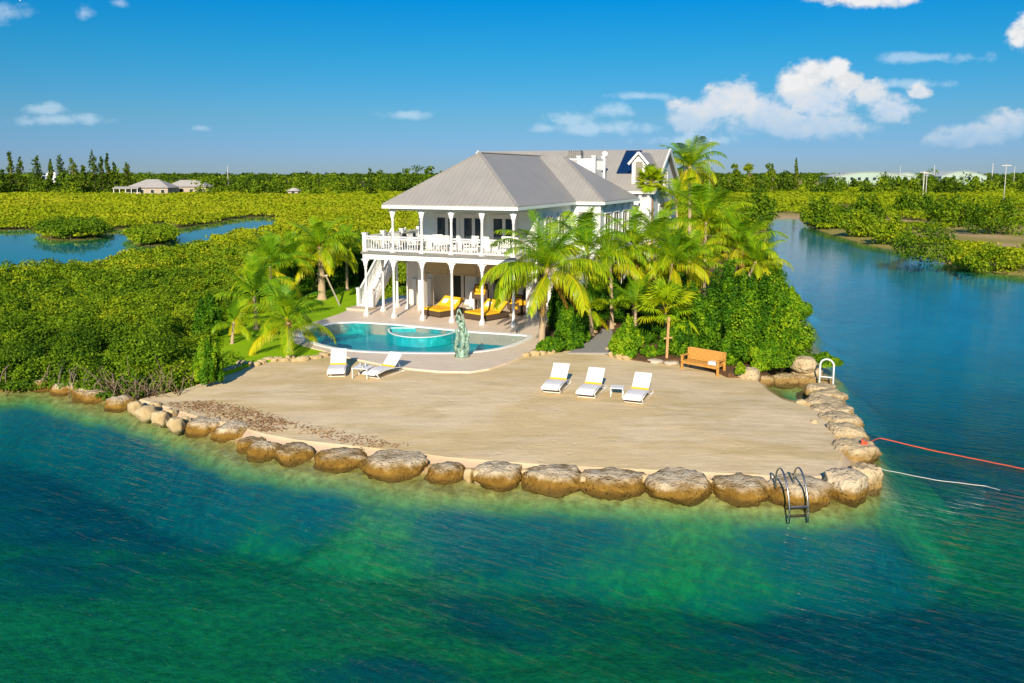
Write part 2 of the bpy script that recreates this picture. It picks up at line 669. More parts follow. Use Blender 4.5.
def roof_mat(name, axis):
    """standing metal sheets: ribs run up the slope"""
    m, t, out = new_mat(name)
    b = t.node('ShaderNodeBsdfPrincipled')
    o = t.node('ShaderNodeTexCoord').outputs['Object']
    sp = t.node('ShaderNodeSeparateXYZ'); t.link(o, sp.inputs[0])
    fr = t.math('FRACT', t.math('DIVIDE', sp.outputs[axis], 0.30))
    rib = t.maprange(t.math('ABSOLUTE', t.math('SUBTRACT', fr, 0.5)), 0.30, 0.5, smooth=True)
    nz = t.noise(t.mapping(o, scale=(1, 1, 0.4)), 0.9, 5, 0.6)
    n2 = t.noise(t.mapping(o, scale=(6, 0.6, 0.6) if axis == 'X' else (0.6, 6, 0.6)), 1.0, 3)
    c = t.ramp(t.math('ADD', t.math('MULTIPLY', nz, 0.6), t.math('MULTIPLY', n2, 0.4)), [(0.35, (0.395, 0.37, 0.325)), (0.65, (0.335, 0.315, 0.28))])
    t.link(c, b.inputs['Base Color'])
    b.inputs['Roughness'].default_value = 0.5
    b.inputs['Metallic'].default_value = 0.1
    t.link(t.bump(rib, 0.55 if axis == 'X' else 1.0, 0.03), b.inputs['Normal'])
    t.link(b.outputs[0], out.inputs[0])
    return m


M['roof_x'] = roof_mat('metal_roof_front', 'X')
M['roof_y'] = roof_mat('metal_roof_side', 'Y')


def sand_material():
    m, t, out = new_mat('beach_sand')
    b = t.node('ShaderNodeBsdfPrincipled')
    o = t.node('ShaderNodeTexCoord').outputs['Object']
    big = t.noise(t.mapping(o, scale=(0.7, 1.2, 1)), 0.22, 5, 0.6, 0.6)
    mid = t.noise(t.mapping(o, scale=(0.6, 1.5, 1), rot=(0, 0, 0.5)), 1.1, 5, 0.65)
    fine = t.noise(o, 9.0, 4, 0.7)
    base = t.ramp(big, [(0.28, (0.80, 0.64, 0.40)), (0.45, (0.78, 0.62, 0.38)), (0.60, (0.70, 0.53, 0.27)), (0.75, (0.80, 0.65, 0.43))])
    olive = t.maprange(t.noise(t.mapping(o, scale=(0.5, 1.3, 1), loc=(3, 7, 0)), 0.55, 5, 0.7), 0.50, 0.68, 0.0, 0.65)
    base = t.mix(olive, base, (0.50, 0.37, 0.13))
    c = t.mix(t.maprange(mid, 0.35, 0.7, 0.0, 0.22), base, (0.44, 0.30, 0.16))
    c = t.mix(t.maprange(fine, 0.45, 0.75, 0.0, 0.25), c, (0.40, 0.28, 0.16))
    # rake tracks, long shallow arcs
    wv = t.node('ShaderNodeTexWave'); wv.wave_type = 'RINGS'
    wv.inputs['Scale'].default_value = 0.55; wv.inputs['Distortion'].default_value = 3.5; wv.inputs['Detail'].default_value = 4; wv.inputs['Detail Scale'].default_value = 0.6
    t.link(t.mapping(o, loc=(16, -62, 0)), wv.inputs['Vector'])
    rk = t.math('MULTIPLY', wv.outputs['Fac'], t.maprange(t.noise(t.mapping(o, loc=(5, 1, 0)), 0.25, 3), 0.42, 0.62))
    c = t.mix(t.math('MULTIPLY', rk, 0.16), c, (0.50, 0.38, 0.20))
    # damp band along the rocks, where the sheet lies lowest
    sp = t.node('ShaderNodeSeparateXYZ'); t.link(o, sp.inputs[0])
    zz = t.math('ADD', sp.outputs['Z'], t.math('MULTIPLY', t.math('SUBTRACT', t.noise(o, 0.5, 4), 0.5), 0.10))
    damp = t.maprange(zz, 0.22, 0.40, 0.8, 0.0, smooth=True)
    c = t.mix(damp, c, (0.46, 0.34, 0.24))
    t.link(c, b.inputs['Base Color'])
    b.inputs['Roughness'].default_value = 0.9
    b.inputs['Specular IOR Level'].default_value = 0.15
    h = t.math('ADD', t.math('MULTIPLY', mid, 0.8), t.math('MULTIPLY', fine, 0.25))
    h = t.math('ADD', h, t.math('MULTIPLY', t.noise(t.mapping(o, scale=(0.8, 4, 1), rot=(0, 0, -0.25)), 2.4, 3), 0.35))
    h = t.math('ADD', h, t.math('MULTIPLY', rk, 0.12))
    pk = t.node('ShaderNodeTexVoronoi'); pk.inputs['Scale'].default_value = 2.2
    t.link(o, pk.inputs['Vector'])
    foot = t.math('MULTIPLY', t.maprange(pk.outputs['Distance'], 0.0, 0.28), t.maprange(t.noise(o, 0.3, 2), 0.45, 0.6))
    h = t.math('ADD', h, t.math('MULTIPLY', foot, 0.5))
    t.link(t.bump(h, 0.6, 0.05), b.inputs['Normal'])
    t.link(b.outputs[0], out.inputs[0])
    return m


M['sand'] = sand_material()


def terrain_material():
    """marsh soil on land, sand and seagrass beds under the water (grass: how thick the seagrass grows)"""
    m, t, out = new_mat('marsh_and_seabed')
    b = t.node('ShaderNodeBsdfPrincipled')
    o = t.node('ShaderNodeTexCoord').outputs['Object']
    sp = t.node('ShaderNodeSeparateXYZ'); t.link(o, sp.inputs[0])
    a = t.node('ShaderNodeAttribute'); a.attribute_name = 'grass'
    l = t.node('ShaderNodeAttribute'); l.attribute_name = 'land'
    n1 = t.noise(o, 0.55, 6, 0.62, 0.4)
    n2 = t.noise(o, 3.2, 5, 0.65)
    g = t.math('ADD', a.outputs['Fac'], t.math('ADD', t.math('MULTIPLY', t.math('SUBTRACT', n1, 0.5), 1.2), t.math('MULTIPLY', t.math('SUBTRACT', n2, 0.5), 0.7)))
    g = t.maprange(g, 0.12, 0.95, smooth=True)
    sandc = t.ramp(n2, [(0.3, (0.14, 0.23, 0.08)), (0.7, (0.05, 0.125, 0.05))])
    sea = t.mix(g, sandc, t.ramp(n2, [(0.35, (0.006, 0.062, 0.100)), (0.7, (0.012, 0.115, 0.125))]))  # seagrass colour made bluish to stand in for light scattered in the water
    soil = t.ramp(n1, [(0.3, (0.10, 0.10, 0.02)), (0.7, (0.055, 0.06, 0.012))])
    dry = t.maprange(sp.outputs['X'], 12.0, 24.0)
    soil = t.mix(dry, soil, t.ramp(n2, [(0.3, (0.36, 0.34, 0.05)), (0.6, (0.30, 0.24, 0.08)), (0.75, (0.46, 0.34, 0.18))]))
    sandland = t.ramp(n2, [(0.3, (0.55, 0.40, 0.22)), (0.7, (0.42, 0.28, 0.12))])
    # near the waterline: bare yellow brown shallows; channel and lagoon beds painted blue for light scattered in the water
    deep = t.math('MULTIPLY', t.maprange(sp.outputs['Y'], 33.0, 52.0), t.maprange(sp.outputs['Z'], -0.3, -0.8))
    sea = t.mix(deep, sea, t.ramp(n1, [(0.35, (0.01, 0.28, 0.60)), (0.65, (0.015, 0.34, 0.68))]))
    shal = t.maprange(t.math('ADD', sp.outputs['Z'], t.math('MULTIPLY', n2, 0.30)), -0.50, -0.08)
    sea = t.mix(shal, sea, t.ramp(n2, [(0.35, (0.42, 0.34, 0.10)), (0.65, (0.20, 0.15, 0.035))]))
    lm = t.maprange(sp.outputs['Z'], -0.02, 0.06)
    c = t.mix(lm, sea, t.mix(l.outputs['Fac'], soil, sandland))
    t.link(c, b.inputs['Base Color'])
    b.inputs['Roughness'].default_value = 0.95
    b.inputs['Specular IOR Level'].default_value = 0.1
    t.link(t.bump(n2, 0.6, 0.12), b.inputs['Normal'])
    t.link(b.outputs[0], out.inputs[0])
    return m


def water_material(name, sigma_c, sigma_d, waves, rough=0.03, volume=True, gloss=0.85, calm=False):
    """clear water: Fresnel gloss over transparency, light absorbed on its way through the body of water"""
    m, t, out = new_mat(name)
    o = t.node('ShaderNodeTexCoord').outputs['Object']
    nrm = None
    for (sc, st_, rot, dist, strength, det) in waves:
        v = t.mapping(o, scale=st_, rot=(0, 0, rot))
        v.node.vector_type = 'TEXTURE'
        h = t.noise(v, sc, det, 0.6, 0.35)
        if calm:      # the lagoon, sheltered by mangrove, lies still
            sp = t.node('ShaderNodeSeparateXYZ'); t.link(o, sp.inputs[0])
            k = t.math('MULTIPLY', t.maprange(sp.outputs['Y'], 62.0, 72.0), t.maprange(sp.outputs['X'], 0.0, -10.0))
            k = t.math('MAXIMUM', t.math('MULTIPLY', k, 0.96), t.math('MULTIPLY', t.maprange(sp.outputs['Y'], 30.0, 70.0), 0.86))
            h = t.math('MULTIPLY', h, t.math('SUBTRACT', 1.0, k))
        nrm = t.bump(h, strength, dist, nrm)
    fr = t.node('ShaderNodeFresnel'); fr.inputs['IOR'].default_value = 1.33
    t.link(nrm, fr.inputs['Normal'])
    # light passing up through the surface meets the same Fresnel loss as light going down
    bf = t.node('ShaderNodeNewGeometry').outputs['Backfacing']
    t.link(t.maprange(bf, 0.0, 1.0, 1.33, 1.0 / 1.33), fr.inputs['IOR'])
    tr = t.node('ShaderNodeBsdfTransparent')
    gl = t.node('ShaderNodeBsdfGlossy')
    gl.inputs['Roughness'].default_value = rough
    t.link(nrm, gl.inputs['Normal'])
    mx = t.node('ShaderNodeMixShader')
    t.link(t.math('MULTIPLY', fr.outputs[0], gloss), mx.inputs[0])
    t.link(tr.outputs[0], mx.inputs[1])
    t.link(gl.outputs[0], mx.inputs[2])
    t.link(mx.outputs[0], out.inputs['Surface'])
    if volume:
        va = t.node('ShaderNodeVolumeAbsorption')
        va.inputs['Color'].default_value = (*sigma_c, 1)
        va.inputs['Density'].default_value = sigma_d
        t.link(va.outputs[0], out.inputs['Volume'])
    return m


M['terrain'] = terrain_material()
M['sea'] = water_material('sea_water', (0.0, 0.92, 0.86), 0.42,
                          [(1.0, (1.0, 0.28, 1), RAD(-33), 0.10, 0.62, 4), (0.32, (1.3, 0.6, 1), RAD(-28), 0.20, 0.20, 4)], calm=True)
M['poolw'] = water_material('pool_water', (0.25, 0.9, 0.9), 0.5, [(2.2, (1, 1, 1), 0.0, 0.05, 0.3, 3)], volume=False, gloss=0.16)


def boulder_material(name, top1, top2, low1, low2, line):
    """limestone, pale on top, stained ochre by the tide up to a wandering line"""
    m, t, out = new_mat(name)
    b = t.node('ShaderNodeBsdfPrincipled')
    g = t.node('ShaderNodeNewGeometry').outputs['Position']
    sp = t.node('ShaderNodeSeparateXYZ'); t.link(g, sp.inputs[0])
    n1 = t.noise(g, 2.2, 6, 0.65)
    n2 = t.noise(g, 9.0, 5, 0.7)
    vor = t.node('ShaderNodeTexVoronoi'); vor.inputs['Scale'].default_value = 7.0
    t.link(g, vor.inputs['Vector'])
    pits = t.maprange(vor.outputs['Distance'], 0.05, 0.35)
    ck = t.node('ShaderNodeTexVoronoi'); ck.feature = 'DISTANCE_TO_EDGE'; ck.inputs['Scale'].default_value = 1.7
    t.link(t.mapping(g, scale=(1, 1, 1.6)), ck.inputs['Vector'])
    crack = t.maprange(ck.outputs['Distance'], 0.0, 0.05)
    top = t.ramp(t.math('ADD', t.math('MULTIPLY', n1, 0.6), t.math('MULTIPLY', n2, 0.4)), [(0.32, top2), (0.52, top1), (0.68, tuple(min(.8, x * 1.2) for x in top1))])
    low = t.ramp(n1, [(0.3, low2), (0.65, low1)])
    zz = t.math('ADD', sp.outputs['Z'], t.math('MULTIPLY', t.math('SUBTRACT', n1, 0.5), 0.55))
    k = t.maprange(zz, line - 0.16, line + 0.12, smooth=True)
    c = t.mix(k, low, top)
    c = t.mix(t.maprange(pits, 0.0, 0.5, 0.35, 0.0), c, (0.18, 0.12, 0.06))
    c = t.mix(t.math('MULTIPLY', t.math('SUBTRACT', 1.0, crack), t.maprange(n1, 0.45, 0.65, 0.0, 0.12)), c, (0.14, 0.09, 0.045))
    wet = t.maprange(sp.outputs['Z'], 0.0, 0.12, 0.75, 0.0, smooth=True)
    c = t.mix(wet, c, (0.11, 0.065, 0.015))
    t.link(c, b.inputs['Base Color'])
    b.inputs['Roughness'].default_value = 0.85
    b.inputs['Specular IOR Level'].default_value = 0.2
    h = t.math('ADD', t.math('ADD', n2, t.math('MULTIPLY', n1, 1.2)), t.math('ADD', t.math('MULTIPLY', pits, 0.6), t.math('MULTIPLY', crack, 0.1)))
    t.link(t.bump(h, 0.85, 0.10), b.inputs['Normal'])
    t.link(b.outputs[0], out.inputs[0])
    return m


M['boulder'] = boulder_material('tide_stained_limestone', (0.66, 0.54, 0.36), (0.42, 0.30, 0.16), (0.34, 0.19, 0.03), (0.17, 0.09, 0.012), 0.34)
M['boulder_dry'] = boulder_material('dry_limestone', (0.60, 0.47, 0.28), (0.40, 0.29, 0.15), (0.42, 0.28, 0.10), (0.28, 0.17, 0.05), 0.34)


def paving_material():
    m, t, out = new_mat('pale_paving')
    b = t.node('ShaderNodeBsdfPrincipled')
    o = t.node('ShaderNodeTexCoord').outputs['Object']
    br = t.node('ShaderNodeTexBrick')
    br.offset = 0.5
    br.inputs['Scale'].default_value = 1.0
    br.inputs['Brick Width'].default_value = 0.9
    br.inputs['Row Height'].default_value = 0.6
    br.inputs['Mortar Size'].default_value = 0.008
    br.inputs['Color1'].default_value = (0.80, 0.65, 0.49, 1)
    br.inputs['Color2'].default_value = (0.77, 0.62, 0.47, 1)
    br.inputs['Mortar'].default_value = (0.52, 0.41, 0.30, 1)
    t.link(t.mapping(o, rot=(0, 0, 0.39)), br.inputs['Vector'])
    c = t.mix(t.maprange(t.noise(o, 1.2, 5), 0.35, 0.75, 0.0, 0.3), br.outputs['Color'], (0.58, 0.44, 0.30))
    t.link(c, b.inputs['Base Color'])
    b.inputs['Roughness'].default_value = 0.5
    t.link(b.outputs[0], out.inputs[0])
    return m


M['paving'] = paving_material()


def lawn_material():
    m, t, out = new_mat('lawn_turf')
    b = t.node('ShaderNodeBsdfPrincipled')
    o = t.node('ShaderNodeTexCoord').outputs['Object']
    n1 = t.noise(o, 0.6, 5, 0.6)
    n2 = t.noise(o, 14, 4, 0.7)
    c = t.ramp(t.math('ADD', t.math('MULTIPLY', n1, 0.6), t.math('MULTIPLY', n2, 0.4)), [(0.3, (0.18, 0.33, 0.004)), (0.5, (0.27, 0.46, 0.005)), (0.7, (0.38, 0.53, 0.008))])
    t.link(c, b.inputs['Base Color'])
    b.inputs['Roughness'].default_value = 0.9
    b.inputs['Specular IOR Level'].default_value = 0.1
    t.link(t.bump(n2, 0.8, 0.05), b.inputs['Normal'])
    t.link(b.outputs[0], out.inputs[0])
    return m


M['lawn'] = lawn_material()


def pool_tile_material():
    m, t, out = new_mat('turquoise_pool_plaster')
    b = t.node('ShaderNodeBsdfPrincipled')
    o = t.node('ShaderNodeTexCoord').outputs['Object']
    n1 = t.noise(o, 3.0, 4, 0.6, 0.8)
    n2 = t.noise(o, 0.35, 3)
    c = t.ramp(n1, [(0.35, (0.0, 0.30, 0.32)), (0.55, (0.0, 0.42, 0.42)), (0.72, (0.05, 0.58, 0.55))])
    c = t.mix(t.maprange(n2, 0.4, 0.65), c, (0.0, 0.24, 0.34))
    t.link(c, b.inputs['Base Color'])
    b.inputs['Roughness'].default_value = 0.5
    t.link(b.outputs[0], out.inputs[0])
    return m


M['pooltile'] = pool_tile_material()

# leaf colours, from dark old leaves to yellow young ones
M['leaf_mangrove'] = foliage_mat('mangrove_leaves', [(0.0, (0.05, 0.12, 0.006)), (0.4, (0.16, 0.28, 0.008)), (0.75, (0.29, 0.39, 0.010)), (1.0, (0.44, 0.46, 0.014))])
M['leaf_scrub'] = foliage_mat('marsh_scrub_leaves', [(0.0, (0.13, 0.21, 0.004)), (0.4, (0.30, 0.39, 0.006)), (0.8, (0.42, 0.46, 0.010)), (1.0, (0.54, 0.50, 0.03))])
M['leaf_shrub'] = foliage_mat('shrub_leaves', [(0.0, (0.025, 0.10, 0.006)), (0.4, (0.09, 0.24, 0.008)), (0.7, (0.22, 0.40, 0.01)), (1.0, (0.40, 0.52, 0.015))], rand=0.15)
M['leaf_tree'] = foliage_mat('far_tree_leaves', [(0.0, (0.05, 0.10, 0.006)), (0.5, (0.15, 0.25, 0.008)), (0.8, (0.26, 0.35, 0.01)), (1.0, (0.38, 0.40, 0.015))], rand=0.5)
M['leaf_pine'] = foliage_mat('casuarina_needles', [(0.0, (0.03, 0.07, 0.006)), (0.5, (0.10, 0.17, 0.008)), (1.0, (0.24, 0.28, 0.012))], rand=0.4)
M['frond'] = foliage_mat('palm_frond', [(0.0, (0.06, 0.20, 0.008)), (0.3, (0.16, 0.34, 0.008)), (0.55, (0.38, 0.50, 0.008)), (0.85, (0.66, 0.58, 0.012)), (1.0, (0.70, 0.44, 0.02))], rand=0.25, rough=0.4)
M['frond_dry'] = foliage_mat('dry_palm_frond', [(0.0, (0.30, 0.16, 0.03)), (0.6, (0.48, 0.28, 0.05)), (1.0, (0.55, 0.36, 0.10))], rand=0.3, rough=0.7)
M['palmtrunk'] = pmat('palm_trunk_bark', (0.52, 0.40, 0.26), (0.36, 0.25, 0.14), 8.0, 0.85, bump=0.7, bscale=10, stretch=(1, 1, 5))
M['boot'] = pmat('palm_boots', (0.50, 0.24, 0.05), (0.28, 0.13, 0.03), 12.0, 0.85, bump=0.7, bscale=14)

M['clear'] = pmat('pale_drinking_glass', (0.45, 0.5, 0.5), None, 3.0, 0.1, spec=0.8)

# ------------------------------------------------------------------ the lie of the land
# the house's own axes: x along its front towards the right, y away from the sea
PATIO_Z = 0.70
H0 = at(513.5, 326.7, PATIO_Z)
H1 = at(366.9, 315.6, PATIO_Z)
ux = (H0 - H1); FRONT_W = ux.length; ux.normalize()
uy = Vector((-ux.y, ux.x, 0))
H_ROT = math.atan2(ux.y, ux.x)


def hw(x, y, z=0.0):
    """house coordinates to world"""
    p = H0 + ux * x + uy * y
    return Vector((p.x, p.y, PATIO_Z + z))


def px(lst, z):
    return [at(a, b, z) for a, b in lst]


SHORE_FRONT = [(0, 391), (46, 388), (97, 401), (135, 411), (165, 421), (204, 434), (262, 453), (337, 464), (396, 472), (446, 477), (501, 483),
               (550, 485), (614, 488), (677, 491), (738, 495), (799, 497), (844, 492), (866, 478), (864, 455), (850, 436), (840, 420), (832, 408), (818, 404),
               (800, 402), (782, 398), (768, 388), (766, 380), (790, 381), (818, 381), (826, 374), (816, 366)]
COAST_RIGHT = [(812, 352), (806, 335), (798, 312), (786, 290), (774, 268), (768, 248), (766, 232), (767, 224), (775, 219), (798, 219), (806, 226), (830, 234), (868, 245),
               (905, 252), (940, 262), (985, 271), (1030, 277)]
LAND = [Vector((-900, 40)), Vector((-120, 38))] + px(SHORE_FRONT, 0) + px(COAST_RIGHT, 0) + \
       [Vector((140, 84)), Vector((900, 110)), Vector((3000, 6000)), Vector((-3000, 6000))]
LAND = [(p[0], p[1]) for p in LAND]
LAGOON = [(p.x, p.y) for p in px([(-400, 330), (-200, 304), (0, 286), (60, 281), (105, 275), (150, 264), (180, 252), (215, 240), (262, 231), (285, 220), (265, 217), (230, 220), (205, 226), (180, 229), (168, 228),
                                  (164, 221), (157, 222), (150, 228), (115, 229), (60, 229), (0, 230), (-100, 232), (-400, 236)], 0)]
ISLET = [(p.x, p.y) for p in px([(40, 236), (52, 240), (80, 240), (104, 237), (108, 232), (95, 229), (60, 228), (44, 231)], 0)]
ISLET2 = [(p.x, p.y) for p in px([(130, 240), (140, 246), (160, 246), (176, 239), (170, 233), (148, 232), (134, 235)], 0)]

BEACH = px([(140, 395), (165, 402), (204, 414), (234, 420), (262, 429), (294, 435), (337, 440), (396, 446), (446, 452), (501, 457), (550, 460), (614, 463), (677, 466), (738, 469), (799, 472), (826, 470), (838, 462),
            (842, 450), (834, 433), (825, 414), (815, 404), (800, 401), (783, 397), (768, 387), (757, 376), (740, 372), (728, 372), (700, 362), (675, 357), (650, 360), (625, 357), (600, 352), (575, 352), (548, 355),
            (525, 355), (505, 361), (488, 366), (470, 369.5), (440, 368.5), (412, 366), (384, 362), (352, 356), (336, 352), (322, 356), (300, 358), (275, 360), (252, 364), (232, 371), (205, 381), (180, 388), (155, 392)], 0.5)
BEACH = [(p.x, p.y) for p in BEACH]
LAWN = [(p.x, p.y) for p in px([(336, 349), (330, 353), (318, 355), (300, 357), (275, 359), (252, 363), (232, 370), (212, 375), (205, 360), (205, 340), (215, 325), (240, 316), (270, 305), (310, 293), (345, 287), (365, 286),
                                (368, 297), (362, 308), (345, 312), (330, 318), (310, 324), (295, 331), (290, 337), (298, 343), (312, 347), (325, 350)], 0.66)]
PATH = [(p.x, p.y) for p in px([(568, 354), (610, 354), (611, 345), (613, 336), (612, 330), (602, 330), (597, 336), (588, 343)], 0.6)]
patio_front = px([(352, 304), (340, 313.5), (325, 318.5), (308, 324), (294, 330), (289, 336.5), (296, 343), (310, 347.5), (325, 351), (336, 353), (352, 358), (384, 364.5), (412, 368.5), (440, 371), (470, 371.5), (489, 368.5), (506, 362.5), (522, 356), (538, 346.5), (545, 336)], PATIO_Z)
PATIO = [(p.x, p.y) for p in [hw(-12.2, 8.2), hw(-12.2, 3.0)] + patio_front[1:] + [hw(1.2, 2.0), hw(1.2, 8.2)]]
POOL_PX = [(303, 333), (310, 328.8), (322, 325.6), (340, 322.8), (355, 322.3), (385, 324.0), (420, 327.0), (467, 331.6), (500, 333.8), (527, 336.0),
           (523, 340.0), (512, 344.5), (498, 348.2), (480, 351), (455, 352.6), (420, 352.6), (385, 352.0), (355, 350.4), (332, 347.2), (314, 342.3), (305, 337.5)]
POOL = smooth_poly(px(POOL_PX, PATIO_Z), 0.5)
POOL = [(p.x, p.y) for p in POOL]
GARDEN = [(p.x, p.y) for p in [hw(0.9, 2.1)] + px([(538, 346.5), (520, 356.5), (548, 355), (575, 353), (600, 353), (625, 358), (650, 361), (675, 358), (700, 363), (728, 373), (742, 373), (754, 374), (770, 366), (792, 358), (803, 348),
                               (800, 335), (790, 312), (778, 290), (766, 268), (760, 248), (756, 236)], 0.6) + [hw(3.5, 30), hw(0.9, 30)]]


def zone_z(P):
    """height of the beach sheet: low along the rocks, rising to the pool terrace"""
    d = np.clip(sdist(P, LAND), 0, None)
    return 0.31 + 0.31 * np.clip(d / 9.0, 0, 1) ** 0.8 + 0.02 * vnoise(P, 0.9, 3)


# terrain and seabed: one sheet on a fan of rows, out to the horizon
def build_terrain():
    rows = [4.0]
    while rows[-1] < 4500:
        y = rows[-1]
        rows.append(y * (1.010 if 18 < y < 70 else 1.02 if y < 180 else 1.045))
    rows = np.array(rows)
    ang = np.tan(np.radians(np.linspace(-54, 54, 480)))
    X = rows[:, None] * ang[None, :]
    Y = np.repeat(rows[:, None], len(ang), 1)
    P = np.stack([X, Y], -1).reshape(-1, 2)
    sd = sdist(P, LAND)
    lg = sdist(P, LAGOON) + 2.6 * vnoise(P, 0.09, 11)
    lg = np.minimum(lg, -np.maximum(sdist(P, ISLET), sdist(P, ISLET2)))
    sd = np.minimum(sd, -lg)
    land_h = np.clip(sd * 0.30, 0, 0.16)
    nz = vnoise(P, 0.16, 5, 4)
    dd = np.clip(-sd, 0, None) * (1 + 0.5 * nz)
    dd = np.clip(dd + 0.5 * vnoise(P, 0.6, 15), 0, None)
    depth = 0.08 + np.minimum(dd, 0.5) * 0.2 + np.clip(dd - 0.5, 0, None) * 0.75
    depth = np.clip(depth, 0, 2.0 + 0.5 * nz)
    ky = np.clip((P[:, 1] - 36) / 22, 0, 1)
    depth = depth * (1 - ky) + np.minimum(depth, 1.15) * ky
    inlagoon = lg > 0
    depth = np.where(inlagoon, np.clip(depth, 0, 0.6), depth)
    Z = np.where(sd > 0, land_h, -depth)
    # sunk under the pool terrace and the sheets of beach and garden
    Z = np.where(sdist(P, PATIO) > 0.8, -0.4, Z)
    # seagrass beds
    g = np.full(len(P), 0.0)
    for (a, b, rx, ry, w) in BEDS:
        c = at(a, b, -1.5)
        q = np.hypot((P[:, 0] - c.x) / rx, (P[:, 1] - c.y) / ry)
        g = np.maximum(g, w * np.clip(1.6 - q, 0, 1))
    g = np.where(P[:, 1] > 37, np.maximum(g, 0.75), g)
    g = np.where(inlagoon, 0.6, g)
    g = g + 0.10 * vnoise(P, 0.25, 9)
    shal = np.clip((depth - 0.25) / 0.5, 0, 1)
    g = g * shal
    land = np.zeros(len(P))
    for (a, b, r) in [(905, 222, 4.5), (985, 236, 3.5), (1010, 246, 2.5), (940, 266, 2.0), (785, 218, 7.0), (925, 224, 5), (970, 262, 3), (1000, 262, 2.5)]:
        c = at(a, b, 0.1)
        land = np.maximum(land, np.clip(1.4 - np.hypot(P[:, 0] - c.x, (P[:, 1] - c.y) / 2.2) / r, 0, 1))
    # the strip under the boulders is sand as well
    bd = np.array(BEACH)
    land = np.maximum(land, np.clip(2.5 + np.where(pip(P, BEACH), 0, -edge_dist(P, BEACH)), 0, 1) * (P[:, 0] > -14) * (P[:, 1] < 45))
    n, m_ = len(rows), len(ang)
    i = np.arange(n - 1)[:, None] * m_ + np.arange(m_ - 1)[None, :]
    F = np.stack([i, i + 1, i + m_ + 1, i + m_], -1).reshape(-1, 4)
    V = np.concatenate([P, Z[:, None]], 1)
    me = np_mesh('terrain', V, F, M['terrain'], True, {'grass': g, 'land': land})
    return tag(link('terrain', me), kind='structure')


BEDS = [(60, 450, 12, 4.5, 1.0), (170, 500, 7, 2.6, 1.0), (300, 500, 9, 1.5, 0.95), (420, 520, 6, 1.5, 0.9), (540, 540, 3.5, 2.2, 1.0), (520, 590, 2.6, 1.8, 0.7), (390, 660, 2.2, 0.7, 0.8),
        (900, 610, 4.8, 2.0, 1.0), (1010, 640, 4.5, 2.6, 1.0), (850, 570, 3.0, 1.4, 0.8), (20, 560, 5, 1.6, 0.6), (950, 440, 8, 4.5, 0.8), (1000, 480, 6, 2.0, 0.6), (700, 530, 3.4, 0.9, 0.6), (620, 515, 3.2, 0.7, 0.55), (330, 490, 3.5, 0.7, 0.7), (900, 400, 8, 8, 0.9)]
build_terrain()

# the sea, a body of water with its level at 0
wb = MB()
wb.box(-3000, 3000, -300, 5000, -7.0, 0.0)
tag(wb.build('water', M['sea']), kind='structure')

tag(sheet('beach', BEACH, zone_z, M['sand'], 0.45, skirt_z=-0.22, flare=0.7), kind='structure')
tag(sheet('lawn', LAWN, lambda P: 0.655 + 0.02 * vnoise(P, 0.5, 4), M['lawn'], 0.6, skirt_z=-0.2), kind='structure')
tag(sheet('garden_soil', GARDEN, lambda P: 0.585 + 0.05 * np.clip(sdist(P, GARDEN), 0, 1) + 0.03 * vnoise(P, 0.7, 8), M['mulch'], 0.7, skirt_z=-0.3), kind='structure')
tag(sheet('gravel_path', PATH, lambda P: 0.665 + 0.0 * P[:, 0], M['gravel'], 0.5, skirt_z=0.3), kind='structure')
tag(sheet('patio', PATIO, lambda P: PATIO_Z + 0 * P[:, 0], M['paving'], 1.5, holes=[POOL], skirt_z=-0.3), kind='structure')


def off_poly(poly, d):
    """push a closed outline outwards by d"""
    n = len(poly)
    A = [Vector(p) for p in poly]
    area = sum(A[i].x * A[(i + 1) % n].y - A[(i + 1) % n].x * A[i].y for i in range(n))
    s = 1 if area > 0 else -1
    out = []
    for i in range(n):
        t_ = (A[(i + 1) % n] - A[i - 1]).normalized()
        out.append((A[i].x + t_.y * d * s, A[i].y - t_.x * d * s))
    return out


def ring(mb, inner, outer, z0, z1):
    n = len(inner)
    vs = [(p[0], p[1], z) for z in (z0, z1) for lp in (inner, outer) for p in lp]
    fs = []
    for i in range(n):
        j = (i + 1) % n
        a, b, c, d = 0, n, 2 * n, 3 * n
        fs += [(c + i, c + j, d + j, d + i), (a + i, a + j, c + j, c + i), (b + i, d + i, d + j, b + j), (a + i, b + i, b + j, a + j)]
    mb.add(vs, fs)


pool_c = (sum(p[0] for p in POOL) / len(POOL), sum(p[1] for p in POOL) / len(POOL), PATIO_Z)
pool = empty('swimming_pool', pool_c, 0, 'crescent turquoise swimming pool set in pale paving before the porch', 'swimming pool')
pl = [(p[0] - pool_c[0], p[1] - pool_c[1]) for p in POOL]
b = MB(); ring(b, off_poly(pl, -0.02), off_poly(pl, 0.26), -0.05, 0.03); b.build('coping', M['white'], pool, 0.008)
b = MB()
n_ = len(pl)
b.add([(p[0], p[1], -0.64) for p in pl] + [(p[0], p[1], 0.0) for p in pl], [tuple(range(n_))] + [(i, (i + 1) % n_, n_ + (i + 1) % n_, n_ + i) for i in range(n_)])
b.build('basin', M['pooltile'], pool)
b = MB(); b.poly([(p[0], p[1], -0.08) for p in pl]); b.build('pool_surface', M['poolw'], pool)
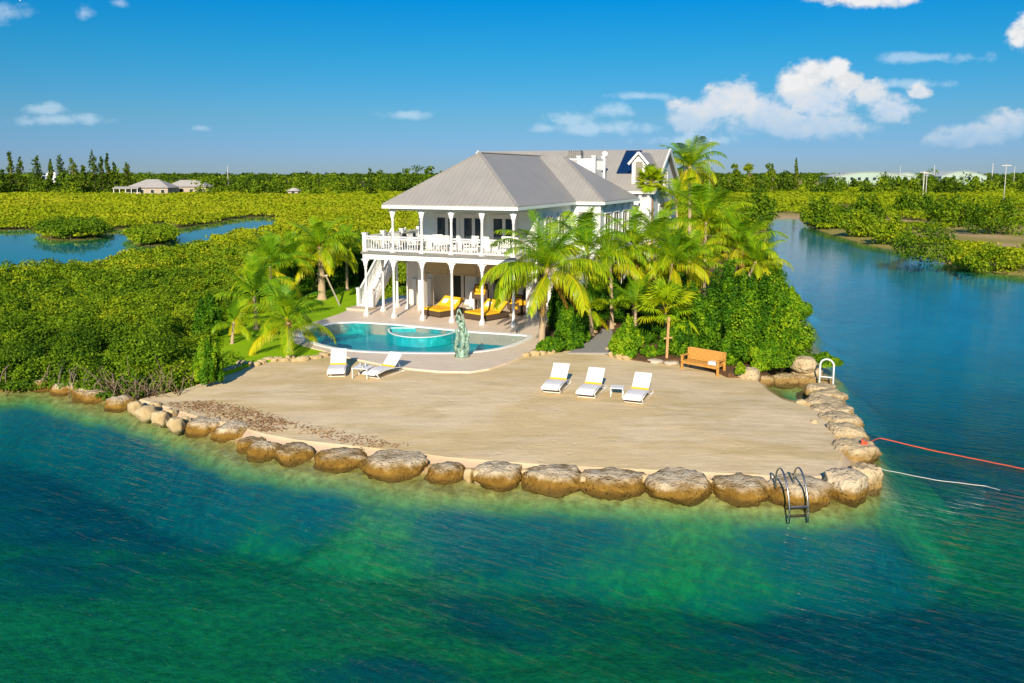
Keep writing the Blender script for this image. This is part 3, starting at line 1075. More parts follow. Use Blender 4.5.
# the raised round spa at the back edge of the pool
spa_c = at(424, 326.5, PATIO_Z) - Vector(pool_c)
sp_in = [(spa_c.x + 1.75 * math.cos(a), spa_c.y + 2.4 * math.sin(a)) for a in np.linspace(math.pi, 2 * math.pi, 22)]
sp_in = [(spa_c.x + 1.85 * math.cos(a) + 0.35 * math.cos(a) * 0, spa_c.y + 2.5 * math.sin(a) - 0.2) for a in np.linspace(math.pi * 0.98, math.pi * 2.02, 24)]
sp_out = off_poly(sp_in, 0.14)
b = MB(); ring(b, sp_in, sp_out, -0.62, -0.10); b.build('spa_wall', M['pooltile'], pool)
b = MB(); ring(b, off_poly(sp_in, .02), off_poly(sp_in, .12), -0.098, -0.065); b.build('spa_rim', M['white'], pool)
b = MB(); b.poly([(p[0], p[1], -0.30) for p in sp_in]); b.build('spa_floor', pmat('spa_plaster', (0.20, 0.46, 0.42), (0.12, 0.36, 0.36), 3.0, 0.5), pool)

# ------------------------------------------------------------------ the house (local axes: x right along the front, y back, z up from the terrace)
house = empty('beach_house', hw(0, 0, 0), H_ROT, 'two storey white house with double veranda and grey metal roof by the pool', 'house')
BAY = FRONT_W / 5
XC = [-BAY * k for k in range(5, -1, -1)]           # six lower columns, left to right
XL, XM = XC[0], XC[1]
Z1, Z2 = 3.86, 6.36
EAVE = 6.60
RIDGE = 9.64
WY = 3.2                                            # set-back of the walls behind the veranda


def hpart(mb, name, mat, parent=house, bevel=0.0):
    return mb.build(name, mat, parent, bevel)


def column_mesh(h):
    m = MB()
    m.box(-.13, .13, -.13, .13, 0, .16)
    m.box(-.10, .10, -.10, .10, .16, .26)
    m.lathe((0, 0, 0), [(.08, .26), (.10, .30), (.08, .36), (.078, h * .45), (.07, h - .62), (.09, h - .58), (.09, h - .54), (.07, h - .50), (.07, h - .40)], 12)
    m.box(-.085, .085, -.085, .085, h - .42, h)
    # scrolled brackets on both sides
    for s in (-1, 1):
        pts = [(s * .08, -.03, h - .48), (s * .08, -.03, h - .02), (s * .30, -.03, h - .02), (s * .27, -.03, h - .07), (s * .19, -.03, h - .11), (s * .15, -.03, h - .20)]
        m.prism(pts, (0, .06, 0))
    return m


low_col = column_mesh(3.44).mesh('column', M['white'])
for (x, y) in [(x, 0) for x in XC] + [(XL, 1.9), (XL, 3.6), (XL + .95, 3.3)]:
    o = link('column', low_col, house); o.location = (x, y, 0)
up_col = column_mesh(Z2 - Z1).mesh('column', M['white'])
for x in XC[1:]:
    o = link('column', up_col, house); o.location = (x, 0, Z1)

# deck between the storeys
m = MB(); m.box(XL - .16, .16, -.16, WY + .1, Z1 - .12, Z1); m.box(XL - .16, XM - .05, WY + .1, 8.0, Z1 - .12, Z1); m.box(XL - 2.2, XL - .16, 6.6, 8.0, Z1 - .12, Z1)
hpart(m, 'deck', M['ceil'])
m = MB(); m.box(XL - .12, .12, -.12, .12, 3.44, Z1 - .122); m.box(XL - .12, XL + .12, .12, 8.0, 3.44, Z1 - .122); m.box(-.12, .12, .12, WY, 3.44, Z1 - .122)
for x in XC[1:-1]:
    m.box(x - .07, x + .07, .12, WY, 3.5, Z1 - .122)
hpart(m, 'deck_beam', M['white'])
m = MB(); m.box(XL - .20, .20, -.20, -.162, Z1 - .10, Z1 + .03); m.box(XL - .20, XL - .162, -.16, 8.0, Z1 - .10, Z1 + .03)
hpart(m, 'deck_edge', M['grey_metal'])


def railing(a, b, name='railing', h=.92, z=Z1):
    """rail between two points of the deck: top rail, bottom rail and balusters"""
    m = MB()
    a = Vector((a[0], a[1], z)); b = Vector((b[0], b[1], z))
    m.bar(a + Vector((0, 0, h)), b + Vector((0, 0, h)), .11, .09)
    m.bar(a + Vector((0, 0, h - .13)), b + Vector((0, 0, h - .13)), .06, .07)
    m.bar(a + Vector((0, 0, .14)), b + Vector((0, 0, .14)), .06, .09)
    L = (b - a).length
    n = int(L / .155)
    for k in range(1, n):
        p = a.lerp(b, k / n)
        m.box(p.x - .019, p.x + .019, p.y - .019, p.y + .019, z + .18, z + h - .16)
    return hpart(m, name, M['white'])


for i in range(5):
    railing((XC[i] + (.13 if i else 0.1), 0), (XC[i + 1] - .12, 0))
railing((XL, .1), (XL, 2.0)); railing((XL, 2.1), (XL, 6.5)); railing((0, .12), (0, WY))
m = MB()
for (x, y) in [(XL, 0), (XL, 2.05), (XL, 6.55), (XL, 4.3)]:
    m.box(x - .12, x + .12, y - .12, y + .12, Z1, Z1 + 1.08); m.box(x - .15, x + .15, y - .15, y + .15, Z1 + 1.08, Z1 + 1.14)
hpart(m, 'railing_post', M['white'])

# upper veranda head beam, ceiling, gutter
m = MB(); m.box(XM - .12, .12, -.12, .12, Z2, EAVE - .04); m.box(XM - .12, XM + .12, .12, WY, Z2, EAVE - .04); m.box(-.12, .12, .12, WY, Z2, EAVE - .04)
hpart(m, 'head_beam', M['white'])
EO = .35
m = MB()
m.box(XM - EO, EO, -EO, 18.5, EAVE - .05, EAVE - .02)
m.box(EO, 2.25, 9.53, 18.5, EAVE - .05, EAVE - .02)
hpart(m, 'soffit', M['ceil'])
m = MB()
m.box(XM - EO - .10, EO + .10, -EO - .10, -EO, EAVE - .13, EAVE + .05)
m.box(XM - EO - .10, XM - EO, -EO, 18.5, EAVE - .13, EAVE + .05)
m.box(EO, 2.27, 9.43, 9.53, EAVE - .13, EAVE + .05)
hpart(m, 'gutter', M['white'])
m = MB()
m.box(EO, EO + .09, -EO, 9.43, EAVE - .12, EAVE + .05)
m.box(2.25, 2.34, 9.53, 18.5, EAVE - .12, EAVE + .05)
hpart(m, 'gutter', M['aqua'])

# roof: hip over the front, a hipped wing to the right, the long gabled block behind
xl, xr, yf, yb = XM - EO - .06, EO + .06, -EO - .06, 19.6
xm = (xl + xr) / 2
hx = (xr - xl) / 2
T = .07
roof = MB()
roof.prism([(xl, yf, EAVE + .05), (xr, yf, EAVE + .05), (xm, yf + hx, RIDGE)], (0, 0, T))
rf = hpart(roof, 'roof', M['roof_x'])
wx, wy0, wy1 = 2.30, 9.48, 18.2
wym = (wy0 + wy1) / 2
RW = EAVE + .05 + (RIDGE - EAVE - .05) * 0.998
mr = MB()
mr.prism([(xr, yf, EAVE + .05), (xr, wy0, EAVE + .05), (xm, wy0 + (xr - xm), RIDGE), (xm, yf + hx, RIDGE)], (0, 0, T))
mr.prism([(xr, wy1, EAVE + .05), (xr, yb, EAVE + .05), (xm, yb, RIDGE), (xm, wy1 - (xr - xm), RIDGE)], (0, 0, T))
mr.prism([(xl, yb, EAVE + .05), (xl, yf, EAVE + .05), (xm, yf + hx, RIDGE), (xm, yb, RIDGE)], (0, 0, T))
hpart(mr, 'roof_slope', M['roof_y'], rf)
mw = MB()
wr = (wy1 - wy0) / 2
mw.prism([(xr, wy0, EAVE + .05), (wx, wy0, EAVE + .05), (wx - wr, wym, RW), (xm, wym, RW), (xm, wy0 + (xr - xm), RIDGE)], (0, 0, T))
mw.prism([(wx, wy1, EAVE + .05), (xr, wy1, EAVE + .05), (xm, wy1 - (xr - xm), RIDGE), (xm, wym, RW), (wx - wr, wym, RW)], (0, 0, T))
hpart(mw, 'wing_roof', M['roof_x'], rf)
ms = MB()
ms.prism([(wx, wy0, EAVE + .05), (wx, wy1, EAVE + .05), (wx - wr, wym, RW)], (0, 0, T))
hpart(ms, 'wing_roof_hip', M['roof_y'], rf)
mc = MB()
for a, b_ in [((xl, yf, EAVE + .12), (xm, yf + hx, RIDGE + .08)), ((xr, yf, EAVE + .12), (xm, yf + hx, RIDGE + .08)), ((xm, yf + hx, RIDGE + .08), (xm, yb, RIDGE + .08)), ((wx, wy0, EAVE + .12), (wx - wr, wym, RW + .08))]:
    mc.bar(a, b_, .16, .05)
hpart(mc, 'ridge_cap', M['roof_x'], rf)

BX0, BX1, BY0, BY1, BE, BR = -13.05, 2.9, 19.5, 28.5, 7.2, 10.25
BYM = (BY0 + BY1) / 2
m = MB()
m.prism([(BX0 - .3, BY0 - .35, BE - .12), (BX1 + .3, BY0 - .35, BE - .12), (BX1 + .3, BYM, BR), (BX0 - .3, BYM, BR)], (0, 0, .09))
m.prism([(BX0 - .3, BY1 + .35, BE - .12), (BX0 - .3, BYM, BR), (BX1 + .3, BYM, BR), (BX1 + .3, BY1 + .35, BE - .12)], (0, 0, .09))
hpart(m, 'rear_roof', M['roof_x'], rf)
m = MB()
for x in (BX0 - .34, BX1 + .34):
    m.bar((x, BY0 - .38, BE - .10), (x, BYM, BR + .05), .10, .24); m.bar((x, BY1 + .38, BE - .10), (x, BYM, BR + .05), .10, .24)
m.box(BX0 - .3, BX1 + .3, BY0 - .47, BY0 - .36, BE - .24, BE - .06)
hpart(m, 'bargeboard', M['white'])

# walls
m = MB()
m.box(XM, 0, WY, WY + .2, Z1, EAVE - .052)
m.box(-.2, 0, WY + .2, 9.9, Z1, EAVE - .052)
m.box(XM, XM + .2, WY + .2, 19.5, Z1, EAVE - .052)
m.box(0, 1.95, 9.7, 9.9, 0, EAVE - .052)
m.box(1.75, 1.95, 9.9, 18.1, 0, EAVE - .052)
m.box(-.2, 0, 7.2, 9.7, 0, Z1)
m.box(XM, XM + .2, 7.2, 19.5, 0, Z1)
hpart(m, 'wall', M['siding'])
m = MB()
m.box(BX0, BX1, BY0, BY0 + .2, 0, BE - .13)
m.box(BX0, BX1, BY1 - .2, BY1, 0, BE - .13)
for x in (BX0, BX1 - .2):
    m.prism([(x, BY0 + .2, 0), (x, BY1 - .2, 0), (x, BY1 - .2, BE - .05), (x, BYM, BR - .15), (x, BY0 + .2, BE - .05)], (.2, 0, 0))
hpart(m, 'rear_wall', M['siding_w'])
m = MB()
for x in (1.2, 2.0, 2.62):
    m.box(x, x + .22, BY0 - .25, BY0 - .03, 3.4, BE - .15)
hpart(m, 'porch_post', M['white'])
for bx_ in ((-.02, .14, WY + .05, WY + .22, 0, EAVE - .06), (XM - .03, XM + .16, WY - .03, WY, Z1, EAVE - .06), (-.18, .02, WY - .03, WY, Z1, EAVE - .06), (1.85, 2.0, 9.66, 9.82, 0, EAVE - .06)):
    m = MB(); m.box(*bx_); hpart(m, 'corner_board', M['white'])


# doors and windows
def french_door(x, w, y, z, h, parent=house, name='french_door', mat_=None):
    f = MB()
    f.box(x - w / 2 - .10, x - w / 2, y - .06, y, z, z + h); f.box(x + w / 2, x + w / 2 + .10, y - .06, y, z, z + h); f.box(x - w / 2 - .10, x + w / 2 + .10, y - .07, y, z + h, z + h + .14)
    for s in (-1, 1):
        cx_ = x + s * w / 4
        f.box(cx_ - w / 4 + .005, cx_ - w / 4 + .10, y - .05, y - .005, z, z + h); f.box(cx_ + w / 4 - .10, cx_ + w / 4 - .005, y - .05, y - .005, z, z + h)
        f.box(cx_ - w / 4 + .10, cx_ + w / 4 - .10, y - .05, y - .005, z, z + .28); f.box(cx_ - w / 4 + .10, cx_ + w / 4 - .10, y - .05, y - .005, z + h - .12, z + h)
    d = hpart(f, name, M['white'], parent)
    g = MB()
    for s in (-1, 1):
        cx_ = x + s * w / 4
        g.box(cx_ - w / 4 + .10, cx_ + w / 4 - .10, y - .03, y - .004, z + .28, z + h - .12)
    hpart(g, 'pane', mat_ or M['glass'], d)
    return d


for (x, w) in ((-5.75, 1.5), (-3.95, 1.45), (-1.95, 1.55)):
    french_door(x, w, WY, Z1 + .02, 2.05)


def side_window(x, y, w, z, h, arched=False, mat_=None):
    """window in a wall that faces +x"""
    f = MB()
    f.box(x, x + .07, y - w / 2 - .12, y - w / 2, z - .1, z + h); f.box(x, x + .07, y + w / 2, y + w / 2 + .12, z - .1, z + h)
    f.box(x, x + .11, y - w / 2 - .16, y + w / 2 + .16, z - .18, z - .1)
    f.box(x, x + .09, y - w / 2 - .14, y + w / 2 + .14, z + h, z + h + .16)
    f.box(x, x + .05, y - .03, y + .03, z - .1, z + h); f.box(x, x + .045, y - w / 2, y - .03, z + h * .5, z + h * .5 + .05); f.box(x, x + .045, y + .03, y + w / 2, z + h * .5, z + h * .5 + .05)
    if arched:
        n = 10
        pts = [(x, y + (w / 2 + .14) * math.cos(math.pi * k / n), z + h + .16 + .45 * math.sin(math.pi * k / n)) for k in range(n + 1)]
        f.prism(pts, (.08, 0, 0))
    d = hpart(f, 'window', M['white'])
    g = MB(); g.box(x + .004, x + .025, y - w / 2, y + w / 2, z - .1, z + h)
    hpart(g, 'pane', mat_ or M['glass'], d)


for y in (11.4, 13.4, 15.6, 17.2):
    side_window(1.952, y, 1.1, 4.4, 1.45, True)
side_window(0.002, 5.4, 1.0, 4.6, 1.3); side_window(0.002, 7.8, 1.0, 4.6, 1.3); side_window(.002, 8.6, 1.1, .9, 1.8)
for y in (12, 15):
    side_window(1.952, y, 1.2, .7, 2.0)
# window in the wing's front wall
f = MB(); f.box(.42, .52, 9.63, 9.7, 4.3, 6.0); f.box(1.42, 1.52, 9.63, 9.7, 4.3, 6.0); f.box(.38, 1.56, 9.62, 9.7, 6.0, 6.16); f.box(.38, 1.56, 9.60, 9.7, 4.16, 4.3)
wf = hpart(f, 'window', M['white'])
g = MB(); g.box(.52, 1.42, 9.66, 9.697, 4.3, 6.0); hpart(g, 'pane', M['shutter'], wf)
# rear wall windows on the gable side
side_window(BX1 + .002, BYM - 1.6, .9, 4.4, 1.6); side_window(BX1 + .002, BYM + 1.6, .9, 4.4, 1.6); side_window(BX1 + .002, BYM, .9, 7.5, 1.2)

# lower storey: open room with pillars, back wall with glass doors, roller blinds
for (x, y, w) in ((XM + .1, WY + .1, .42), (-.28, WY + .15, .46), (-4.75, 4.9, .5), (-5.9, 6.6, .45)):
    m = MB()
    m.box(x - w / 2, x + w / 2, y - w / 2, y + w / 2, 0, 3.50); m.box(x - w / 2 - .03, x + w / 2 + .03, y - w / 2 - .03, y + w / 2 + .03, 0, .16)
    hpart(m, 'pillar', M['white'])
m = MB()
m.box(XM + .2, -.2, 7.2, 7.4, 0, Z1 - .125)
m.box(XM - 2.6, XM, 7.2, 7.4, 0, Z1 - .125)
hpart(m, 'inner_wall', M['cream'])
m = MB(); m.box(XM - 1.9, XM - .1, 5.0, 5.16, 0, 3.4)
hpart(m, 'louvred_wall', M['boards'])
m = MB(); m.box(XM - 1.55, XM - 1.25, 4.86, 4.99, 0, 1.7); m.box(XM - .95, XM - .15, 4.8, 4.99, 0, 1.75)
hpart(m, 'cabinet', M['white'])
for (x, w) in ((-6.7, 1.5), (-3.6, 1.9), (-1.5, 1.9)):
    french_door(x, w, 7.2, .02, 2.5, name='glass_door')
m = MB()
for x0, x1 in ((XM + .4, -5.75), (-5.65, -3.85), (-3.75, -2.0)):
    m.box(x0, x1, WY - .02, WY + .02, 2.35, 3.43); m.tube([(x0, WY, 2.34), (x1, WY, 2.34)], .05, 8)
hpart(m, 'roller_blind', M['blind'])
# ceiling fan under the deck
m = MB(); m.tube([(XM - .5, 2.2, Z1 - .13), (XM - .5, 2.2, 3.2)], .03, 6); m.lathe((XM - .5, 2.2, 3.08), [(.05, 0), (.12, .03), (.12, .1), (.04, .14)], 10)
for k in range(4):
    a = k * math.pi / 2 + .3
    m.bar((XM - .5 + .12 * math.cos(a), 2.2 + .12 * math.sin(a), 3.13), (XM - .5 + .72 * math.cos(a), 2.2 + .72 * math.sin(a), 3.13), .14, .015)
hpart(m, 'ceiling_fan', M['shutter'])

# outside stair up to the gallery
st = MB()
SX0, SX1, SY0, SY1 = XL - 2.05, XL - 1.05, 2.3, 6.6
NS = 15
for k in range(NS):
    y = SY0 + (SY1 - SY0) * k / NS
    z = Z1 * (k + 1) / NS
    st.box(SX0 + .05, SX1 - .05, y, y + (SY1 - SY0) / NS + .04, z - .06, z)
    st.box(SX0 + .06, SX1 - .06, y + .02, y + .04, z - Z1 / NS + .005, z - .062)
sto = hpart(st, 'staircase', M['white'])
m = MB()
for x in (SX0, SX1):
    m.bar((x, SY0, .12), (x, SY1, Z1 - .1), .06, .34)
hpart(m, 'stringer', M['white'], sto)
m = MB()
for x in (SX0, SX1):
    m.bar((x, SY0, 1.05), (x, SY1, Z1 + 1.0), .10, .09)
    for k in range(1, 26):
        y = SY0 + (SY1 - SY0) * k / 26
        z = .15 + (Z1 - .1) * k / 26
        m.box(x - .025, x + .025, y - .025, y + .025, z, z + .88)
    m.box(x - .09, x + .09, SY0 - .12, SY0 + .06, 0, 1.25); m.box(x - .12, x + .12, SY0 - .15, SY0 + .09, 1.25, 1.31)
hpart(m, 'handrail', M['white'], sto)
m = MB(); m.box(SX0 - .3, SX1 + .3, SY0 - 1.0, SY0 - .02, .0, .14); hpart(m, 'landing', M['concrete'], sto)

# roof terrace, dormer, solar panel, flue
dk = MB()
dx0, dx1, dy0, dy1, dz = -3.5, -.75, 16.9, 19.3, 8.55
dk.box(dx0, dx1, dy0, dy1, 7.4, dz)
rt = hpart(dk, 'roof_terrace', M['siding_w'])
m = MB()
for (a, b_) in (((dx0, dy0), (dx1, dy0)), ((dx1, dy0), (dx1, dy1)), ((dx0, dy0), (dx0, dy1))):
    av, bv = Vector((*a, dz)), Vector((*b_, dz))
    for h in (.95, .15):
        m.bar(av + Vector((0, 0, h)), bv + Vector((0, 0, h)), .08, .09)
    n = int((bv - av).length / .16)
    for k in range(1, n):
        p = av.lerp(bv, k / n); m.box(p.x - .03, p.x + .03, p.y - .03, p.y + .03, dz + .19, dz + .9)
for (x, y) in ((dx0, dy0), (dx1, dy0), (-1.9, dy0), (dx1, dy1)):
    m.box(x - .13, x + .13, y - .13, y + .13, 7.8, dz + 1.12); m.box(x - .17, x + .17, y - .17, y + .17, dz + 1.12, dz + 1.20)
m.box(-1.77, dx1 - .13, dy0 - .05, dy0 + .02, dz + .2, dz + .88)
hpart(m, 'terrace_railing', M['white'], rt)
m = MB()
for k in range(6):
    m.box(-3.25 + k * .17, -3.25 + k * .17 + .12, 18.2, 18.9, dz + .3, dz + 1.62)
m.box(-3.28, -2.22, 18.25, 18.85, dz + .25, dz + 1.55)
hpart(m, 'air_handler', M['grey_metal'], rt)
m = MB(); m.tube([(dx1 + .1, dy1, dz), (dx1 + .1, dy1, dz + 1.3)], .05, 6)
m.add([(dx1 + .1 + .22 * math.cos(a) * r, dy1 - .1 + .06 * r * r - .05, dz + 1.38 + .19 * math.sin(a) * r) for r in (0.02, .5, 1.0) for a in np.linspace(0, 2 * math.pi, 12, endpoint=False)],
      [(i * 12 + k, i * 12 + (k + 1) % 12, (i + 1) * 12 + (k + 1) % 12, (i + 1) * 12 + k) for i in range(2) for k in range(12)])
hpart(m, 'satellite_dish', M['white'], rt)

slope = (BR - BE + .12) / (BYM - BY0 + .35)
def rz(y):
    return BE - .12 + (y - BY0 + .35) * slope + .09
m = MB()
m.prism([(-.25, BYM - 2.95, rz(BYM - 2.95) + .05), (1.05, BYM - 2.95, rz(BYM - 2.95) + .05), (1.05, BYM - .25, rz(BYM - .25) + .05), (-.25, BYM - .25, rz(BYM - .25) + .05)], (0, 0, .06))
sp_ = hpart(m, 'solar_panel', M['solar'], rf)
# dormer
dm = MB()
a0, a1 = 1.25, 2.35
fy = BYM - 4.0
zb = rz(fy) - .05
zt = 9.25
dm.prism([(a0, fy, zb), (a1, fy, zb), (a1, fy, zt), ((a0 + a1) / 2, fy, zt + .62), (a0, fy, zt)], (0, 2.9, 0))
dmo = hpart(dm, 'dormer', M['white'])
m = MB()
xc = (a0 + a1) / 2
m.prism([(a0 - .2, fy - .22, zt - .12), (xc, fy - .22, zt + .72), (xc, fy + 3.2, zt + .72), (a0 - .2, fy + 3.2, zt - .12)], (0, 0, .08))
m.prism([(xc, fy - .22, zt + .72), (a1 + .2, fy - .22, zt - .12), (a1 + .2, fy + 3.2, zt - .12), (xc, fy + 3.2, zt + .72)], (0, 0, .08))
hpart(m, 'dormer_roof', M['roof_y'], dmo)
m = MB()
m.bar((a0 - .22, fy - .26, zt - .10), (xc, fy - .26, zt + .78), .07, .17); m.bar((a1 + .22, fy - .26, zt - .10), (xc, fy - .26, zt + .78), .07, .17)
m.box(xc - .36, xc - .27, fy - .05, fy - .003, zb + .25, zt + .1); m.box(xc + .27, xc + .36, fy - .05, fy - .003, zb + .25, zt + .1); m.box(xc - .36, xc + .36, fy - .05, fy - .003, zt + .1, zt + .2); m.box(xc - .4, xc + .4, fy - .08, fy - .003, zb + .16, zb + .25)
hpart(m, 'dormer_trim', M['white'], dmo)
m = MB()
m.box(xc - .27, xc + .27, fy - .02, fy - .002, zb + .25, zt + .1)
for k in range(16):
    z = zb + .29 + k * (zt - zb - .22) / 16
    m.box(xc - .25, xc + .25, fy - .035, fy - .02, z, z + .05)
hpart(m, 'dormer_shutter', M['shutter'], dmo)

# ------------------------------------------------------------------ things on the verandas
def armchair(name, loc, rz, label, group, mat_, cush=None):
    o = empty(name, loc, rz, label, 'chair', group)
    m = MB()
    m.box(-.30, .30, -.28, .28, .36, .42)
    m.build('seat', mat_, o, .01)
    m = MB()
    for k in range(6):
        x = -.26 + k * .104
        m.bar((x, .26, .42), (x, .36, .98), .07, .02)
    m.bar((-.3, .365, 1.0), (.3, .365, 1.0), .05, .07)
    m.build('backrest', mat_, o)
    for s in (-1, 1):
        m = MB(); m.box(s * .33 - .05, s * .33 + .05, -.3, .3, .60, .64); m.build('armrest', mat_, o)
        for y in (-.27, .26):
            m = MB(); m.box(s * .32 - .03, s * .32 + .03, y - .03, y + .03, 0, .6 if y < 0 else .64); m.build('leg', mat_, o)
    if cush:
        m = MB(); m.box(-.27, .27, -.27, .24, .421, .52); m.build('cushion', cush, o, .03)
    return o


GA = 'white chairs on the upper veranda'
armchair('veranda_chair', hw(-8.6, 1.5, Z1), H_ROT - 1.9, 'white slatted chair on the open end of the upper deck', GA, M['white'])
armchair('veranda_chair', hw(-7.1, 1.6, Z1), H_ROT + 1.5, 'white slatted chair at the long grey table upstairs', GA, M['white'])
armchair('veranda_chair', hw(-5.35, 1.2, Z1), H_ROT + .5, 'white slatted chair between two french doors, by the second upper column', GA, M['white'])
armchair('veranda_chair', hw(-4.6, 1.3, Z1), H_ROT + 2.9, 'white slatted chair before the middle french door', GA, M['white'])
armchair('veranda_chair', hw(-3.15, 1.1, Z1), H_ROT - .4, 'white slatted chair behind the middle of the upper railing', GA, M['white'])
armchair('veranda_chair', hw(-1.05, 1.3, Z1), H_ROT + .2, 'white slatted chair nearest the upper corner column above the palm', GA, M['white'])
t = empty('veranda_table', hw(-7.9, 2.3, Z1), H_ROT, 'long grey table on the open end of the upper deck', 'table')
m = MB(); m.box(-.95, .95, -.4, .4, .70, .76); m.build('tabletop', M['grey_metal'], t, .01)
for x in (-.85, .85):
    for y in (-.32, .32):
        m = MB(); m.box(x - .04, x + .04, y - .04, y + .04, 0, .70); m.build('leg', M['grey_metal'], t)
o = empty('outdoor_sofa', hw(-9.0, 4.6, Z1), H_ROT, 'grey cushioned sofa on the gallery behind the upper railing', 'sofa')
m = MB(); m.box(-.35, .35, -.9, .9, .1, .42); m.build('seat', M['grey_metal'], o, .04)
m = MB(); m.box(-.40, -.22, -.9, .9, .42, .85); m.build('backrest', M['grey_metal'], o, .04)
o = empty('bar_counter', hw(-1.0, 2.7, Z1), H_ROT, 'low wooden console against the upper wall beside the corner', 'console')
m = MB(); m.box(-.45, .45, -.2, .2, .72, .80); m.build('top', M['teak'], o)
m = MB(); m.box(-.42, .42, -.17, .17, .05, .72); m.build('cabinet', M['teak'], o)


def daybed(loc, rz, label):
    o = empty('daybed', loc, rz, label, 'daybed', 'yellow daybeds under the veranda')
    m = MB(); m.box(-.85, .85, -1.05, 1.05, .06, .34)
    for x in (-.75, .75):
        for y in (-.95, .95):
            m.box(x - .05, x + .05, y - .05, y + .05, 0, .06)
    m.build('wicker_base', M['wicker'], o, .02)
    m = MB(); m.box(-.82, .82, -1.02, .32, .345, .47); m.build('mattress', M['yellow'], o, .04)
    for s in (-1, 1):
        b = MB()
        Mx = Matrix.Translation((s * .415, .33, .40)) @ Matrix.Rotation(RAD(38), 4, 'X')
        b.box(-.40, .40, 0, .85, 0, .12, Mx); b.build('back_cushion', M['yellow'], o, .04)
        f_ = MB(); f_.box(-.39, .39, .05, .80, -.05, -.005, Mx); f_.build('back_frame', M['wicker'], o)
    return o


def pillow(loc, rz, tilt, label, mat_, s=.40):
    m = MB()
    R_ = Matrix.Rotation(tilt, 4, 'X')
    n = 8
    vs, fs = [], []
    for sd in (1, -1):
        for i in range(n + 1):
            for j in range(n + 1):
                u, v = i / n * 2 - 1, j / n * 2 - 1
                th = .085 * (max(0, (1 - u ** 4) * (1 - v ** 4))) ** .5
                vs.append(R_ @ Vector((u * s / 2, v * s / 2, sd * th)))
    k = (n + 1) ** 2
    for sd in range(2):
        for i in range(n):
            for j in range(n):
                a = sd * k + i * (n + 1) + j
                fs.append((a, a + 1, a + n + 2, a + n + 1))
    m.add(vs, fs, True)
    o = m.build('pillow', mat_)
    o.location = loc
    o.rotation_euler = (0, 0, rz)
    return tag(o, label, 'pillow', 'patterned pillows on the daybeds')


DB = [(hw(-5.55, 2.15), H_ROT - .35, 'behind the spa'), (hw(-2.55, 1.95), H_ROT - .35, 'behind the statue')]
labs = [('yellow double daybed on brown wicker, behind the fourth porch column', 'yellow double daybed on brown wicker beside the wicker armchair')]
for i, (p, r, w) in enumerate(DB):
    daybed(p, r, labs[0][i])
    for s in (-1, 1):
        q = Vector((s * .40, .58, .74)); q.rotate(Matrix.Rotation(r, 3, 'Z'))
        which = ['on the daybed behind the spa', 'on the daybed nearer the wicker armchair'][i]
        pillow(p + q, r, RAD(40), ('pale' if s < 0 else 'green') + ' patterned pillow ' + which + (', towards the stairs' if s < 0 else ', towards the palm'), M['pillow'] if s > 0 else M['sling'])


def wicker_chair(loc, rz, label, tall=False):
    o = empty('wicker_armchair', loc, rz, label, 'armchair', 'brown wicker armchairs under the veranda')
    h = .75 if tall else .0
    m = MB(); m.box(-.38, .38, -.38, .38, .08 + h, .36 + h)
    if tall:
        for x in (-.3, .3):
            for y in (-.3, .3):
                m.box(x - .04, x + .04, y - .04, y + .04, 0, .1 + h)
    m.build('seat_base', M['wicker'], o, .02)
    m = MB(); m.box(-.42, .42, .28, .42, .3 + h, .92 + h); m.build('backrest', M['wicker'], o, .04)
    for s in (-1, 1):
        m = MB(); m.box(s * .42 - .07, s * .42 + .07, -.38, .36, .10 + h, .64 + h); m.build('armrest', M['wicker'], o, .03)
    m = MB(); m.box(-.33, .33, -.35, .27, .361 + h, .48 + h); m.build('seat_cushion', M['yellow'], o, .03)
    m = MB(); m.box(-.33, .33, .16, .28, .481 + h, .86 + h); m.build('back_cushion', M['yellow'], o, .03)
    return o


wicker_chair(hw(-3.9, 4.0), H_ROT + .3, 'tall wicker bar chair with yellow cushions, standing between the daybeds', True)
wicker_chair(hw(-1.25, 3.9), H_ROT - .6, 'brown wicker armchair with yellow cushion beside the last porch pillar')
wicker_chair(hw(-2.2, 5.6), H_ROT + .2, 'brown wicker armchair deep in the shade at the dining table')
o = empty('dining_table', hw(-1.4, 5.9), H_ROT, 'dark dining table in the shade at the back of the porch', 'table')
m = MB(); m.box(-.9, .9, -.45, .45, .70, .75); m.build('tabletop', M['wicker'], o)
m = MB()
for x in (-.8, .8):
    for y in (-.36, .36):
        m.box(x - .04, x + .04, y - .04, y + .04, 0, .7)
m.build('leg_frame', M['wicker'], o)
o = empty('low_stool', hw(-4.0, 2.6), H_ROT, 'small round wicker stool between the two yellow daybeds', 'stool')
m = MB(); m.lathe((0, 0, 0), [(.22, 0), (.18, .2), (.24, .40)], 14); m.build('body', M['wicker'], o)
m = MB(); m.lathe((0, 0, .401), [(.22, 0), (.24, .04), (.20, .08)], 14); m.build('top', M['pillow'], o)

# ------------------------------------------------------------------ the bronze by the pool: a mermaid rising on her tail, arms lifted, between two fish
stp = at(462, 356.5, PATIO_Z)
sta = empty('bronze_statue', stp, 0, 'tall green bronze figure with lifted arms standing at the pool edge', 'statue')


